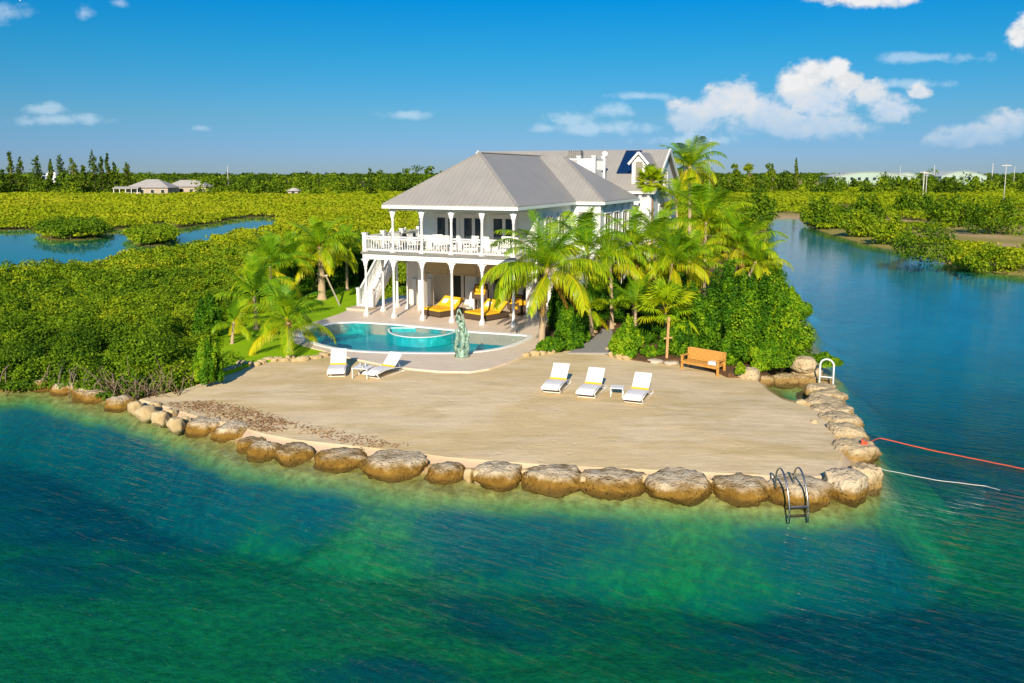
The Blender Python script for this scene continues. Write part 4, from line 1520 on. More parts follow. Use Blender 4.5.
def skin_obj(name, chains, mat_, parent, sub=1):
    vs, es, rs = [], [], []
    idx = {}
    for ch in chains:
        prev = None
        for (p, r) in ch:
            key = tuple(round(c, 4) for c in p)
            if key not in idx:
                idx[key] = len(vs); vs.append(p); rs.append(r)
            i = idx[key]
            if prev is not None and prev != i:
                es.append((prev, i))
            prev = i
    bmx = bmesh.new()
    lay = bmx.verts.layers.skin.verify()
    bv = [bmx.verts.new(p) for p in vs]
    for i, r in enumerate(rs):
        bv[i][lay].radius = (r, r)
        bv[i][lay].use_root = (i == 0)
    for a, b_ in es:
        bmx.edges.new((bv[a], bv[b_]))
    me = bpy.data.meshes.new(name)
    bmx.to_mesh(me); bmx.free()
    me.materials.append(mat_)
    o = link(name, me, parent)
    mod = o.modifiers.new('skin', 'SKIN'); mod.use_smooth_shade = True
    s = o.modifiers.new('subdivision', 'SUBSURF'); s.levels = sub; s.render_levels = sub
    return o


# figure: hips, torso, neck, head, lifted arms, tail sweeping down to the plinth
skin_obj('figure', [
    [((0.04, 0, 1.05), .17), ((0.02, -.02, 1.25), .14), ((-.04, 0, 1.48), .17), ((-.07, 0, 1.62), .14), ((-.10, 0, 1.72), .07), ((-.13, -.01, 1.84), .105), ((-.14, -.01, 1.96), .09)],
    [((-.04, 0, 1.48), .17), ((-.24, -.02, 1.66), .065), ((-.27, -.06, 1.92), .05), ((-.20, -.06, 2.16), .045), ((-.15, -.05, 2.28), .05)],
    [((-.04, 0, 1.48), .17), ((.13, -.02, 1.62), .065), ((.06, -.08, 1.90), .05), ((-.08, -.07, 2.16), .045), ((-.13, -.05, 2.27), .05)],
    [((0.04, 0, 1.05), .17), ((.09, -.04, .82), .18), ((.05, -.06, .60), .15), ((-.04, -.02, .38), .12), ((-.02, .05, .18), .10)],
], M['patina'], sta, 1)
skin_obj('fish', [[((-.30, -.05, .18), .08), ((-.32, -.08, .45), .13), ((-.26, -.06, .75), .14), ((-.22, -.04, 1.02), .10), ((-.30, -.03, 1.22), .05), ((-.36, -.03, 1.30), .07)],
                  [((-.30, -.03, 1.22), .05), ((-.20, -.03, 1.32), .05)]], M['patina'], sta, 1)
skin_obj('fish', [[((.28, -.05, .15), .08), ((.30, -.08, .40), .13), ((.28, -.06, .66), .13), ((.30, -.04, .90), .09), ((.36, -.03, 1.06), .05), ((.44, -.03, 1.12), .06)],
                  [((.36, -.03, 1.06), .05), ((.30, -.03, 1.18), .05)]], M['patina'], sta, 1)
skin_obj('drapery', [[((.10, .08, 1.50), .07), ((.20, .06, 1.30), .09), ((.22, .02, 1.10), .10), ((.16, .0, .90), .08)]], M['patina'], sta, 1)
sta.scale = (.88, .88, 1.0)
m = MB(); m.lathe((0, 0, 0), [(.40, 0), (.42, .05), (.36, .12), (.38, .22), (.33, .34), (.26, .42)], 14); m.build('plinth', M['patina'], sta)

# ------------------------------------------------------------------ sun loungers, side tables, bench
def make_lounger(loc, rz, label, group, back=42):
    o = empty('sun_lounger', loc, rz, label, 'sun lounger', group)
    # seat: a gently waved sling from foot to hinge
    n = 10
    prof = []
    for i in range(n + 1):
        y = -1.05 + 1.35 * i / n
        z = .30 + .05 * math.sin(math.pi * (i / n) * 1.0) - .07 * max(0, 1 - i / 3.0)
        prof.append((y, z))
    vs, fs = [], []
    for (y, z) in prof:
        vs += [(-.34, y, z), (.34, y, z), (-.34, y, z - .03), (.34, y, z - .03)]
    for i in range(n):
        a = i * 4; c = a + 4
        fs += [(a, a + 1, c + 1, c), (a + 2, c + 2, c + 3, a + 3), (a, c, c + 2, a + 2), (a + 1, a + 3, c + 3, c + 1)]
    fs += [(0, 2, 3, 1), (n * 4, n * 4 + 1, n * 4 + 3, n * 4 + 2)]
    m = MB(); m.add(vs, fs, False); m.build('seat', M['sling'], o)
    Mx = Matrix.Translation((0, .30, .30)) @ Matrix.Rotation(RAD(back), 4, 'X')
    m = MB(); m.box(-.34, .34, .01, .80, -.015, .02, Mx); m.build('backrest', M['sling'], o, .01)
    m = MB(); m.box(-.35, .35, -.02, .06, .022, .055, Mx); m.build('strap', M['yellow'], o, .01)
    m = MB(); m.tube([Mx @ Vector((-.2, .45, -.02)), (-.2, .95, .07)], .015, 6); m.tube([Mx @ Vector((.2, .45, -.02)), (.2, .95, .07)], .015, 6); m.build('back_strut', M['white'], o)
    for s in (-1, 1):
        m = MB()
        x = s * .365
        m.tube([(x, -.95, .24), (x, -.72, .02), (x, .2, .02), (x, 1.0, .02), (x, 1.02, .06), (x, .80, .22), (x, .30, .285), (x, -.3, .31), (x, -.95, .245)], .02, 6)
        m.build('side_frame', M['white'], o)
    m = MB(); m.bar((-.36, -.70, .02), (.36, -.70, .02), .03); m.bar((-.36, .95, .02), (.36, .95, .02), .03); m.build('crossbar', M['white'], o)
    return o


def bz(p):
    """height of the beach sheet at a point"""
    return float(zone_z(np.array([[p.x, p.y]]))[0])


def onbeach(a, b_):
    p = at(a, b_, .55)
    for _ in range(3):
        p = at(a, b_, bz(p))
    return p


def lounger_at(foot, head, label, group, back=42):
    a, h = onbeach(*foot), onbeach(*head)
    d = (h - a)
    rz_ = math.atan2(-d.x, d.y)
    c = a + d.normalized() * 1.0
    c.z = bz(c)
    make_lounger(c, rz_, label, group, back)


GL = 'white sun loungers on the sand'
lounger_at((336, 378.5), (341, 363), 'white sun lounger beside the lawn edging stones, glass-topped table at its right', GL, 48)
lounger_at((369, 380), (403, 368), 'white sun lounger turned aside, nearest the paved pool apron', GL, 40)
lounger_at((549.8, 395.5), (564, 381), 'white sun lounger nearest the gravel path, alone without a table', GL)
lounger_at((584.7, 400.0), (600, 385), 'white sun lounger in the middle of the row of three, with small table beside', GL)
lounger_at((631.9, 404.8), (647.5, 389), 'white sun lounger at the bench end of the row of three', GL)


def side_table(loc, rz, label, s=.5, h=.40):
    o = empty('side_table', loc, rz, label, 'side table', 'small white tables between loungers')
    m = MB(); m.box(-s / 2, s / 2, -s / 2, s / 2, h - .03, h); m.build('tabletop', M['sling'], o, .008)
    for x in (-1, 1):
        for y in (-1, 1):
            m = MB(); m.bar((x * (s / 2 - .03), y * (s / 2 - .03), 0), (x * (s / 2 - .03), y * (s / 2 - .03), h - .03), .035); m.build('leg', M['white'], o)
    return o


tp = onbeach(363, 377)
side_table(tp, -.25, 'white side table with drinking glasses between two angled loungers', .72, .45)
for i, (dx, dy, lab) in enumerate([(-.12, .10, 'tall clear glass on the white table, nearer the lawn'), (.12, .02, 'clear glass on the white table, nearer the pool apron'), (.02, -.16, 'low clear glass at the front of the white table')]):
    m = MB(); m.lathe((0, 0, 0), [(.035, 0), (.04, .02), (.045, .17 if i < 2 else .10)], 10)
    g_ = m.build('drinking_glass', M['clear'])
    g_.location = tp + Vector((dx, dy, .451))
    tag(g_, lab, 'glass', 'glasses on the side table')
tp2 = onbeach(617, 395.5)
side_table(tp2, -.2, 'low white side table in the row of three loungers', .52, .36)

# teak bench
bl, br_ = onbeach(680.4, 368.6), onbeach(718, 377.2)
bd = (br_ - bl); bd.z = 0
BL = bd.length
brz = math.atan2(bd.y, bd.x)
bench = empty('garden_bench', Vector(((bl.x + br_.x) / 2, (bl.y + br_.y) / 2, min(bl.z, br_.z) - .005)), brz, 'orange brown wooden bench at the edge of the shrubs', 'bench')
hl = BL / 2
m = MB()
for k in range(5):
    m.box(-hl + .04, hl - .04, .02 + k * .11, .02 + k * .11 + .095, .42, .45)
m.box(-hl + .03, hl - .03, .0, .035, .33, .415)
m.build('seat', M['teak'], bench, .006)
m = MB()
Mb = Matrix.Translation((0, .56, .44)) @ Matrix.Rotation(RAD(-12), 4, 'X')
m.box(-hl + .03, hl - .03, -.025, .025, .46, .56, Mb); m.box(-hl + .03, hl - .03, -.02, .02, .02, .09, Mb)
m.box(-hl + .05, hl - .05, -.012, .012, .10, .45, Mb)
n = int((2 * hl - .1) / .13)
for k in range(n):
    x = -hl + .09 + k * .13
    m.box(x, x + .09, -.03, -.013, .09, .46, Mb)
m.build('backrest', M['teak'], bench)
for s in (-1, 1):
    x = s * (hl - .05)
    m = MB(); m.box(x - .045, x + .045, .0, .09, 0, .66); m.build('leg', M['teak'], bench, .006)
    m = MB(); m.box(x - .045, x + .045, .53, .62, 0, .98); m.build('leg', M['teak'], bench, .006)
    m = MB(); m.box(x - .055, x + .055, -.03, .53, .661, .71); m.build('armrest', M['teak'], bench, .006)
p = Vector((hl - .42, .26, .452)); p.rotate(Matrix.Rotation(brz, 3, 'Z'))
m = MB()
for k in range(3):
    m.box(-.21 + .01 * k, .21 - .01 * k, -.14, .14, k * .05, k * .05 + .046)
tw = m.build('folded_towel', M['sling'], None, .02)
tw.location = bench.location + p
tw.rotation_euler = (0, 0, brz + .1)
tag(tw, 'folded cream towel lying on the wooden bench seat', 'towel')

# ------------------------------------------------------------------ boulders along the shore
def boulder_mesh(name, rx, ry, rz_, seed, mat_, sub=4, rough=.22, flat=.62):
    bm = bmesh.new()
    bmesh.ops.create_icosphere(bm, subdivisions=sub, radius=1.0)
    off = Vector((seed * 3.17, seed * 1.31, seed * 7.7))
    rnd = random.Random(seed)
    # a few cut faces give the blocks their angles
    planes = []
    for _ in range(7):
        d = Vector((rnd.gauss(0, 1), rnd.gauss(0, 1), rnd.gauss(.2, .8))).normalized()
        planes.append((d, rnd.uniform(.74, .94)))
    for v in bm.verts:
        p = v.co.copy()
        for d, k in planes:
            q = p.dot(d)
            if q > k:
                p -= d * (q - k) * .85
        if p.z > flat:
            p.z = flat + (p.z - flat) * .3
        n1 = mnoise.fractal(p * 2.0 + off, 1.0, 2.1, 4)
        n2 = mnoise.noise(p * 6.5 + off)
        n3 = mnoise.noise(p * 14 + off)
        k = 1 + rough * n1 + .075 * n2 + .05 * n3 - .05 * max(0, .25 - abs(mnoise.noise(p * 2.4 + off * 2)) * 2)
        v.co = Vector((p.x * k * rx, p.y * k * ry, p.z * k * rz_))
    me = bpy.data.meshes.new(name)
    bm.to_mesh(me); bm.free()
    me.polygons.foreach_set('use_smooth', np.ones(len(me.polygons), dtype=bool))
    me.materials.append(mat_)
    return me


_rk = [100]


def boulder(bx, by, w, h, label, group, name='boulder', mat_=None, base=0.0, sink=.45, depth=.85, sub=4, turn=None, rough=.12):
    """bx, by: where the middle of its foot meets the water or ground; w, h: its width and height in the photograph's pixels"""
    _rk[0] += 1
    p = at(bx, by, base)
    ppm = FPX / p.y
    rx = w / ppm / 2 * 1.16
    ry = rx * depth
    top = h / ppm * .56
    rzz = (top + sink) / 2 / .78
    me = boulder_mesh(name, rx, ry, rzz, _rk[0], mat_ or M['boulder'], sub, rough)
    o = link(name, me)
    d = Vector((p.x, p.y, 0)).normalized()
    o.location = (p.x + d.x * ry * .62, p.y + d.y * ry * .62, base - sink + rzz * .95)
    o.rotation_euler = (0, 0, random.uniform(-.25, .25) if turn is None else turn)
    return tag(o, label, 'rock', group)


GB = 'boulders along the water edge of the beach'
for (bx, by, w, h, lab) in [
    (20, 386, 26, 9, 'brown boulder half hidden by mangrove leaves at the far end of the shoreline'),
    (46, 389, 26, 13, 'tan boulder under the mangrove, first large one clear of the leaves'),
    (68, 393, 28, 15, 'rounded pale topped boulder under the mangrove, beside the first clear one'),
    (84, 399, 22, 14, 'squarish boulder leaning against a wider one below the mangrove'),
    (97, 401, 26, 14, 'wide ochre sided boulder below the mangrove, next to bare twigs'),
    (122, 408, 30, 15, 'low ochre boulder at the end of the bare twigs'),
    (204, 433, 38, 18, 'broad grey topped boulder after the chain of small pale stones'),
    (234, 439, 40, 20, 'largest knobbly boulder where the dry seaweed meets the water'),
    (252, 450, 28, 14, 'low ochre boulder in front of the knobbly one'),
    (264, 456, 32, 18, 'dark sided boulder standing lowest by the water before the evenly spaced row'),
    (294, 460, 42, 17, 'ochre boulder standing alone, first of the evenly spaced row'),
    (341, 466, 52, 17, 'long low boulder, second of the evenly spaced row'),
    (397, 474, 66, 22, 'long flat topped boulder with dark foot, third of the evenly spaced row'),
    (446, 479, 40, 17, 'small squat boulder beside two little pale stones'),
    (497, 485, 50, 24, 'knobbly boulder between the pairs of little pale stones'),
    (552, 488, 60, 22, 'wide rounded boulder just after the single white stone below the middle loungers'),
    (614, 491, 66, 22, 'wide ochre boulder below the loungers, small tan stone at its corner'),
    (677, 496, 64, 25, 'tall pale topped boulder halfway between loungers and ladder'),
    (739, 498, 58, 22, 'broad smooth ochre boulder next before the metal ladder'),
    (799, 501, 62, 25, 'broad boulder carrying the curved metal ladder'),
    (844, 498, 46, 38, 'great pale boulder at the corner of the beach beside the ladder'),
]:
    boulder(bx, by, w, h, lab, GB)
for (bx, by, w, h, lab, dp) in [(a, b_, c, d_, e, .9) for (a, b_, c, d_, e) in [
    (865, 488, 28, 34, 'upright boulder behind the great corner boulder'),
    (854, 460, 46, 24, 'boulder with the orange rope tied to it'),
    (846, 443, 42, 24, 'angular boulder just behind the roped one'),
    (838, 430, 42, 20, 'sloping boulder in the middle of the channel side row'),
    (832, 420, 40, 18, 'flat slab boulder stacked in the channel side row, small yellow stone at its foot'),
    (824, 411, 36, 17, 'dark seamed boulder in the channel side row'),
    (828, 403, 34, 16, 'long pale boulder near the far end of the channel side row'),
    (820, 396, 30, 15, 'last pale boulder of the channel side row, by the little cove'),
]]:
    boulder(bx, by, w, h, lab, GB, mat_=M['boulder_dry'], depth=dp, base=.05, rough=.2)
GC = 'boulders around the little cove'
for (bx, by, w, h, lab, base) in [
    (784, 384, 27, 13, 'knobbly boulder at the back of the cove below the shrubs', 0),
    (806, 384, 24, 12, 'smooth brown boulder at the waterline beside the cove ledge', 0),
    (808, 376, 28, 12, 'rounded boulder under the stacked top boulder behind the cove', .25),
    (804, 367, 25, 14, 'highest boulder of the stack behind the cove, against the shrubs', .7),
    (766, 382, 14, 8, 'small flat stone at the sandy end of the cove', .1),
    (748, 377, 20, 13, 'pointed tan boulder beside the bench end, small plant next to it', .45),
    (823, 383, 17, 5, 'flat orange ledge stone under the white ladder', .08),
]:
    boulder(bx, by, w, h, lab, GC, mat_=M['boulder_dry'], base=base, sink=.35, sub=4)

GS = 'small stones wedged between the shore boulders'
for (bx, by, w, h, lab) in [
    (136, 410, 14, 9, 'small pale stone at the near end of the bare twigs'),
    (147, 416, 20, 10, 'long pale stone in the chain of small stones along the sand'),
    (155, 410, 12, 8, 'small stone behind the chain, on the sand'),
    (161, 421, 16, 9, 'smooth pale stone in the middle of the chain of small stones'),
    (171, 417, 11, 8, 'little round stone on the sand side of the chain'),
    (176, 428, 16, 10, 'whitish wedge stone at the water end of the chain'),
    (186, 424, 9, 7, 'little stone against the broad grey topped boulder'),
    (469, 477, 9, 8, 'little white stone beside the squat boulder'),
    (479, 479, 11, 9, 'little yellow stone beside the knobbly boulder'),
    (518, 473, 9, 8, 'little round pale stone, upper of a pair behind the shore'),
    (525, 477, 10, 8, 'little cream stone, lower of the pair behind the shore'),
    (583, 484, 8, 8, 'single white stone wedged between two wide boulders'),
    (646, 484, 11, 9, 'small tan stone wedged before the tall pale topped boulder'),
    (707, 487, 10, 9, 'small cream stone wedged between the boulders before the ladder'),
    (814, 428, 10, 8, 'small yellow stone lying at the foot of the channel side row'),
    (801, 406, 11, 6, 'small yellow stone on the sand by the cove water'),
    (417, 452, 5, 4, 'tiny pale stone alone on the sand behind the shore'),
]:
    boulder(bx, by, w, h * 1.5, lab, GS, name='stone', mat_=M['edging'], base=.12 if by > 430 else .2, sink=.25, sub=3, rough=.26)

# edging stones round the lawn and the planting
GE = 'pale edging stones between lawn and sand'
edge_px = [(226, 373, 9), (232, 371, 10), (238, 369, 9), (242, 366, 11), (250, 366, 9), (257, 366, 8), (262, 364, 9), (268, 362, 10), (274, 362, 7), (278, 361, 9), (285, 362, 8), (291, 360, 10),
           (296, 362, 8), (303, 362, 12), (310, 360, 9), (317, 360, 10), (324, 358, 11), (331, 356, 9)]
words_ = ['where it meets the mangrove', 'close to the mangrove', 'below the first lawn shadow', 'taller than its neighbours near the mangrove', 'squat, along the curved part', 'small, along the curved part', 'rounded, along the curved part',
          'upright, at the lawn bend', 'smallest, at the lawn bend', 'beside the young palm shadow', 'just before the palm foot', 'tall, at the foot of the young palm', 'small, just past the palm foot', 'longest of the edging',
          'narrow, past the longest stone', 'blocky, near the first lounger', 'yellowish, next to the first lounger', 'last, touching the pool apron']
for (a, b_, w), lab in zip(edge_px, words_):
    boulder(a, b_, w, w * .72, 'pale lawn edging stone ' + lab, GE, name='edging_stone', mat_=M['edging'], base=.55, sink=.15, sub=3, rough=.26)
GP = 'pale stones edging the planting bed'
for (a, b_, w, lab) in [(526, 357, 9, 'at the pool apron corner'), (535, 356, 10, 'whitest, in front of the leaning palm'), (543, 355, 8, 'at the foot of the leaning palm'), (551, 354, 8, 'just past the palm foot'),
                        (573, 345, 9, 'halfway up the left side of the gravel path'), (580, 342, 10, 'long, up the left side of the gravel path'), (594, 333, 8, 'near the dark end of the gravel path'),
                        (609, 351, 7, 'at the right corner where the gravel meets sand'), (612, 356, 8, 'below the round shrub'), (619, 358, 9, 'in front of the round shrub'), (627, 359, 9, 'roundest, past the round shrub'), (611, 326, 8, 'pinkish, at the end of the gravel path')]:
    boulder(a, b_, w, w * .75, 'pale planting bed stone ' + lab, GP, name='edging_stone', mat_=M['edging'], base=.6, sink=.15, sub=3, rough=.26)

# flat stepping slabs near the stake
for (a, b_, w, lab) in [(655, 362, 16, 'flat grey slab lying in the sand before the staked palm'), (671, 364, 13, 'flat pale slab lying in the sand near the bench')]:
    boulder(a, b_, w, 3, lab, 'flat slabs in the sand', name='stone_slab', mat_=M['concrete'], base=.55, sink=.12, sub=3, rough=.1)

# ------------------------------------------------------------------ ladders and ropes
lp_ = at(799, 511, .0)
lad = empty('pool_ladder', lp_, .12, 'curved stainless steel ladder over a shore boulder into the water', 'ladder')
lad.scale = (1, 1, .82)
for s in (-1, 1):
    m = MB()
    x = s * .27
    pts = [(x, .95, .35), (x, .95, .75), (x, .88, 1.05), (x, .68, 1.20), (x, .46, 1.10), (x, .25, .80), (x, .10, .45), (x, .02, .05), (x, 0, -.2), (x, 0, -.42)]
    sm = []
    for i in range(len(pts) - 1):
        a, b_ = Vector(pts[i]), Vector(pts[i + 1])
        p0 = Vector(pts[max(0, i - 1)]); p3 = Vector(pts[min(len(pts) - 1, i + 2)])
        for k in range(4):
            t_ = k / 4
            sm.append(.5 * ((2 * a) + (b_ - p0) * t_ + (2 * p0 - 5 * a + 4 * b_ - p3) * t_ ** 2 + (3 * a - p0 - 3 * b_ + p3) * t_ ** 3))
    sm.append(Vector(pts[-1]))
    m.tube(sm, .026, 10)
    m.build('handrail', M['steel'], lad)
for z in (.14, -.16):
    m = MB(); m.box(-.25, .25, -.05, .06, z - .015, z + .015); m.build('step', M['steel'], lad)

wl = at(826, 386, .1)
lad2 = empty('dock_ladder', wl, -.5, 'white hooped ladder standing on the ledge beside the cove', 'ladder')
m = MB()
arc = [(-.28, 0, -.8), (-.28, 0, .9)] + [(-.28 * math.cos(a), 0, .9 + .28 * math.sin(a)) for a in np.linspace(0.2, math.pi - .2, 9)] + [(.28, 0, .9), (.28, 0, -.8)]
m.tube(arc, .04, 8); m.build('hoop_rail', M['white'], lad2)
for z in (-.3, .05, .40):
    m = MB(); m.box(-.25, .25, -.04, .04, z - .02, z + .02); m.build('step', M['white'], lad2)


def rope(name, pts, r, mat_, label):
    m = MB()
    P_l = []
    for i in range(len(pts) - 1):
        for k in range(12):
            P_l.append(Vector(pts[i]).lerp(Vector(pts[i + 1]), k / 12))
    P_l.append(Vector(pts[-1]))
    P_l = [p + Vector((0, .012 * math.sin(i * .9), 0)) for i, p in enumerate(P_l)]
    m.tube(P_l, r, 6)
    return tag(m.build(name, mat_), label, 'rope')


e0 = at(866, 443, .55)
rope('mooring_rope', [e0, at(880, 438, .30), at(930, 450, .12), at(980, 460, .04), at(1024, 469, .03), at(1120, 490, .02)], .02, M['rope_red'], 'orange red rope running from a boulder out over the channel')
rope('thin_rope', [at(868, 464, .3), at(885, 470, .02), at(935, 480, .03), at(985, 486, .01), at(1000, 490, -.2)], .011, M['rope_white'], 'thin white rope sinking into the water beside the orange one')
m = MB(); m.tube([e0 + Vector((-.12, 0, -.25)), e0 + Vector((-.1, 0, .12))], .06, 8); m.tube([e0 + Vector((-.2, 0, -.1)), e0 + Vector((.05, 0, .02))], .05, 8)
tag(m.build('rope_knot', M['rope_red']), 'orange rope knotted round the top of its boulder', 'rope')

# dry seaweed left by the tide
def wrack():
    V, F = [], []
    rnd = np.random.default_rng(4)
    lines = [[(190, 402), (215, 405), (240, 410), (258, 416), (272, 421), (290, 425)], [(195, 407), (220, 412), (245, 420), (262, 427), (275, 431)], [(300, 426), (330, 433), (370, 440), (400, 447)], [(310, 432), (345, 440), (380, 447)],
             [(170, 403), (190, 408), (215, 421)]]
    dens = [800, 650, 220, 150, 160]
    for ln, n in zip(lines, dens):
        W_ = [onbeach(*q) for q in ln]
        for _ in range(n):
            t_ = rnd.uniform(0, len(W_) - 1.001)
            i = int(t_)
            p = W_[i].lerp(W_[i + 1], t_ - i)
            p = p + Vector((rnd.normal(0, .3), rnd.normal(0, .12), 0))
            p.z = bz(p) + .012
            a = rnd.uniform(0, 6.28); l = rnd.uniform(.02, .08); w = l * .35
            d = Vector((math.cos(a), math.sin(a), 0)); e = Vector((-d.y, d.x, rnd.uniform(-.3, .6)))
            b0 = len(V)
            V.extend([p - d * l, p - e * w + Vector((0, 0, .01)), p + d * l, p + e * w + Vector((0, 0, .02))])
            F.append((b0, b0 + 1, b0 + 2, b0 + 3))
    me = np_mesh('beach_wrack', [tuple(v) for v in V], F, M['wrack'])
    tag(link('beach_wrack', me), 'brown dry seaweed strewn in bands across the sand', 'seaweed', kind='stuff')


wrack()

# ------------------------------------------------------------------ vegetation
def unit(a):
    return a / (np.linalg.norm(a, axis=1, keepdims=True) + 1e-9)


def leaf_quads(C, N, size, aspect, rng):
    """a small pointed leaf per centre C, facing N"""
    n = len(C)
    r = unit(rng.normal(size=(n, 3)))
    a = unit(np.cross(N, r))
    b_ = np.cross(N, a)
    s = np.asarray(size).reshape(-1, 1) * np.ones((n, 1))
    fold = N * s * .12
    V = np.stack([C - a * s * .5, C + b_ * s * aspect * .5 + fold, C + a * s * .5, C - b_ * s * aspect * .5 + fold], 1).reshape(-1, 3)
    F = np.arange(n * 4).reshape(-1, 4)
    return V, F


def blob_leaves(cen, rad, counts, rng, shell=.3, upper=False, outward=.9, lift=.25):
    """leaf centres and facings spread through the outer part of ellipsoids"""
    cen = np.asarray(cen, float); rad = np.asarray(rad, float); counts = np.asarray(counts, int)
    idx = np.repeat(np.arange(len(cen)), counts)
    n = len(idx)
    d = unit(rng.normal(size=(n, 3)))
    if upper:
        d[:, 2] = np.where(d[:, 2] < -.25, -d[:, 2], d[:, 2])
    rr = 1 - shell * rng.random(n) ** 1.6
    C = cen[idx] + d * rad[idx] * rr[:, None]
    N = unit(d * outward + rng.normal(size=(n, 3)) * .55 + np.array([0, 0, lift]))
    return C, N, idx


def foliage_obj(name, C, N, size, tone, mat_, parent=None, aspect=.6, rng=None):
    V, F = leaf_quads(C, N, size, aspect, rng or RNG)
    me = np_mesh(name, V, F, mat_, False, {'tone': np.repeat(tone, 4)})
    return link(name, me, parent)


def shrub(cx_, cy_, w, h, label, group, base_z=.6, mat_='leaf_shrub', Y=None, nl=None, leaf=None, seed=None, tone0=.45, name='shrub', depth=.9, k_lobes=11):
    """cx_, cy_: the middle of its foot in the photograph; w, h: width and height there"""
    rng = np.random.default_rng(seed if seed is not None else int(cx_ * 7 + cy_))
    p = at(cx_, cy_, base_z) if Y is None else at_depth(cx_, cy_, Y)
    ppm = FPX / p.y
    rx, H = w / ppm / 2, h / ppm * .97
    ry = rx * depth
    p = p + Vector((0, ry * .7, 0))
    p.z = base_z
    o = empty(name, p, 0, label, 'shrub', group)
    lobes = []
    for k in range(k_lobes * 2):
        a = rng.uniform(0, 2 * math.pi)
        u = rng.uniform(.25, .88)
        z = rng.uniform(.20, .92) * (1 - .55 * u * u)
        sc = rng.uniform(.16, .42) * (1.12 - .25 * z)
        lobes.append(((math.cos(a) * u * rx, math.sin(a) * u * ry, z * H), (sc * rx, sc * ry, sc * .62 * H)))
    for k in range(k_lobes * 2):       # upright sprays that break the outline
        a = rng.uniform(0, 2 * math.pi)
        u = rng.uniform(.1, .98)
        z = (1.0 - .62 * u * u) * rng.uniform(.8, 1.12)
        sc = rng.uniform(.07, .16)
        lobes.append(((math.cos(a) * u * rx, math.sin(a) * u * ry, z * H), (sc * rx, sc * ry, sc * 1.7 * H)))
    lobes.append(((0, 0, H * .45), (rx * .72, ry * .72, H * .5)))
    cen = [l[0] for l in lobes]; rad = [l[1] for l in lobes]
    ls = leaf or max(.09, 2.7 / ppm)
    area = sum(4 * math.pi * ((r[0] * r[1]) ** .8 + (r[0] * r[2]) ** .8 + (r[1] * r[2]) ** .8) / 3 for r in rad)
    tot = nl or int(min(14000, area * 1.25 / (ls * ls * .33)))
    wgt = np.array([r[0] * r[2] for r in rad]); cnt = (wgt / wgt.sum() * tot).astype(int) + 4
    C, N, idx = blob_leaves(cen, rad, cnt, rng, shell=.40)
    keep = C[:, 2] > .03
    C, N, idx = C[keep], N[keep], idx[keep]
    lt = rng.uniform(-.26, .26, len(cen))
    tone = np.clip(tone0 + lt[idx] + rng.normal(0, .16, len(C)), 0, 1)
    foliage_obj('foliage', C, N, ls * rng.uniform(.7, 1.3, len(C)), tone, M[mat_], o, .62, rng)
    m = MB()
    for k in range(5):
        l = lobes[k]
        m.tube([(l[0][0] * .2, l[0][1] * .2, 0), (l[0][0] * .5, l[0][1] * .5, l[0][2] * .5), l[0]], [.05, .035, .015], 5)
    m.build('stem', M['bark'], o)
    return o


# ---- palms
def frond_mesh(seed, e0, droop, side_droop, tone, mat_, nleaf=42, ll=.27, twist=.0):
    rng = np.random.default_rng(seed)
    V, F, T = [], [], []
    n = 16
    pts, dirs = [], []
    p = np.array([0., 0., 0.]); e = e0
    yaw = 0
    for i in range(n + 1):
        t = i / n
        d = np.array([math.cos(e) * math.cos(yaw), math.cos(e) * math.sin(yaw), math.sin(e)])
        pts.append(p.copy()); dirs.append(d)
        p = p + d / n
        e -= droop / n * (.35 + 1.3 * t)
        yaw += twist / n

    def addq(a, b_, c, d_, t4):
        i = len(V)
        V.extend([a, b_, c, d_]); F.append((i, i + 1, i + 2, i + 3)); T.extend(t4)
    for i in range(n):
        d = dirs[i]; s = np.cross(d, [0, 0, 1.0]); s /= np.linalg.norm(s) + 1e-9
        w0, w1 = .016 * (1 - i / n) + .003, .016 * (1 - (i + 1) / n) + .003
        addq(pts[i] - s * w0, pts[i] + s * w0, pts[i + 1] + s * w1, pts[i + 1] - s * w1, [tone + .25] * 4)
    for k in range(nleaf):
        t = .14 + .86 * (k / (nleaf - 1))
        f = t * n; i = min(int(f), n - 1); fr = f - i
        q = pts[i] * (1 - fr) + pts[i + 1] * fr
        d = dirs[i]
        s = np.cross(d, [0, 0, 1.0]); s /= np.linalg.norm(s) + 1e-9
        u = np.cross(s, d)
        L = ll * (math.sin(math.pi * (.12 + .80 * t)) ** .7) * rng.uniform(.85, 1.12)
        for sd in (-1, 1):
            sp = rng.uniform(.50, .68)
            dr = d * sp + s * sd * .8 + u * .15 + np.array([0, 0, -side_droop * .6])
            dr /= np.linalg.norm(dr)
            dr2 = dr + np.array([0, 0, -side_droop * 1.5]) + rng.normal(0, .09, 3); dr2 /= np.linalg.norm(dr2)
            a = q; b_ = q + dr * L * .5; c = b_ + dr2 * L * .5
            wv = np.cross(dr, u * .8 + s * sd * .4); wv = wv / (np.linalg.norm(wv) + 1e-9) * .0056
            tt = tone + rng.normal(0, .10)
            addq(a - wv, a + wv, b_ + wv * 1.1, b_ - wv * 1.1, [tt] * 4)
            addq(b_ - wv * 1.1, b_ + wv * 1.1, c + wv * .2, c - wv * .2, [tt, tt, tt + .1, tt + .1])
    return np_mesh('frond', V, F, mat_, False, {'tone': np.clip(T, 0, 1)})


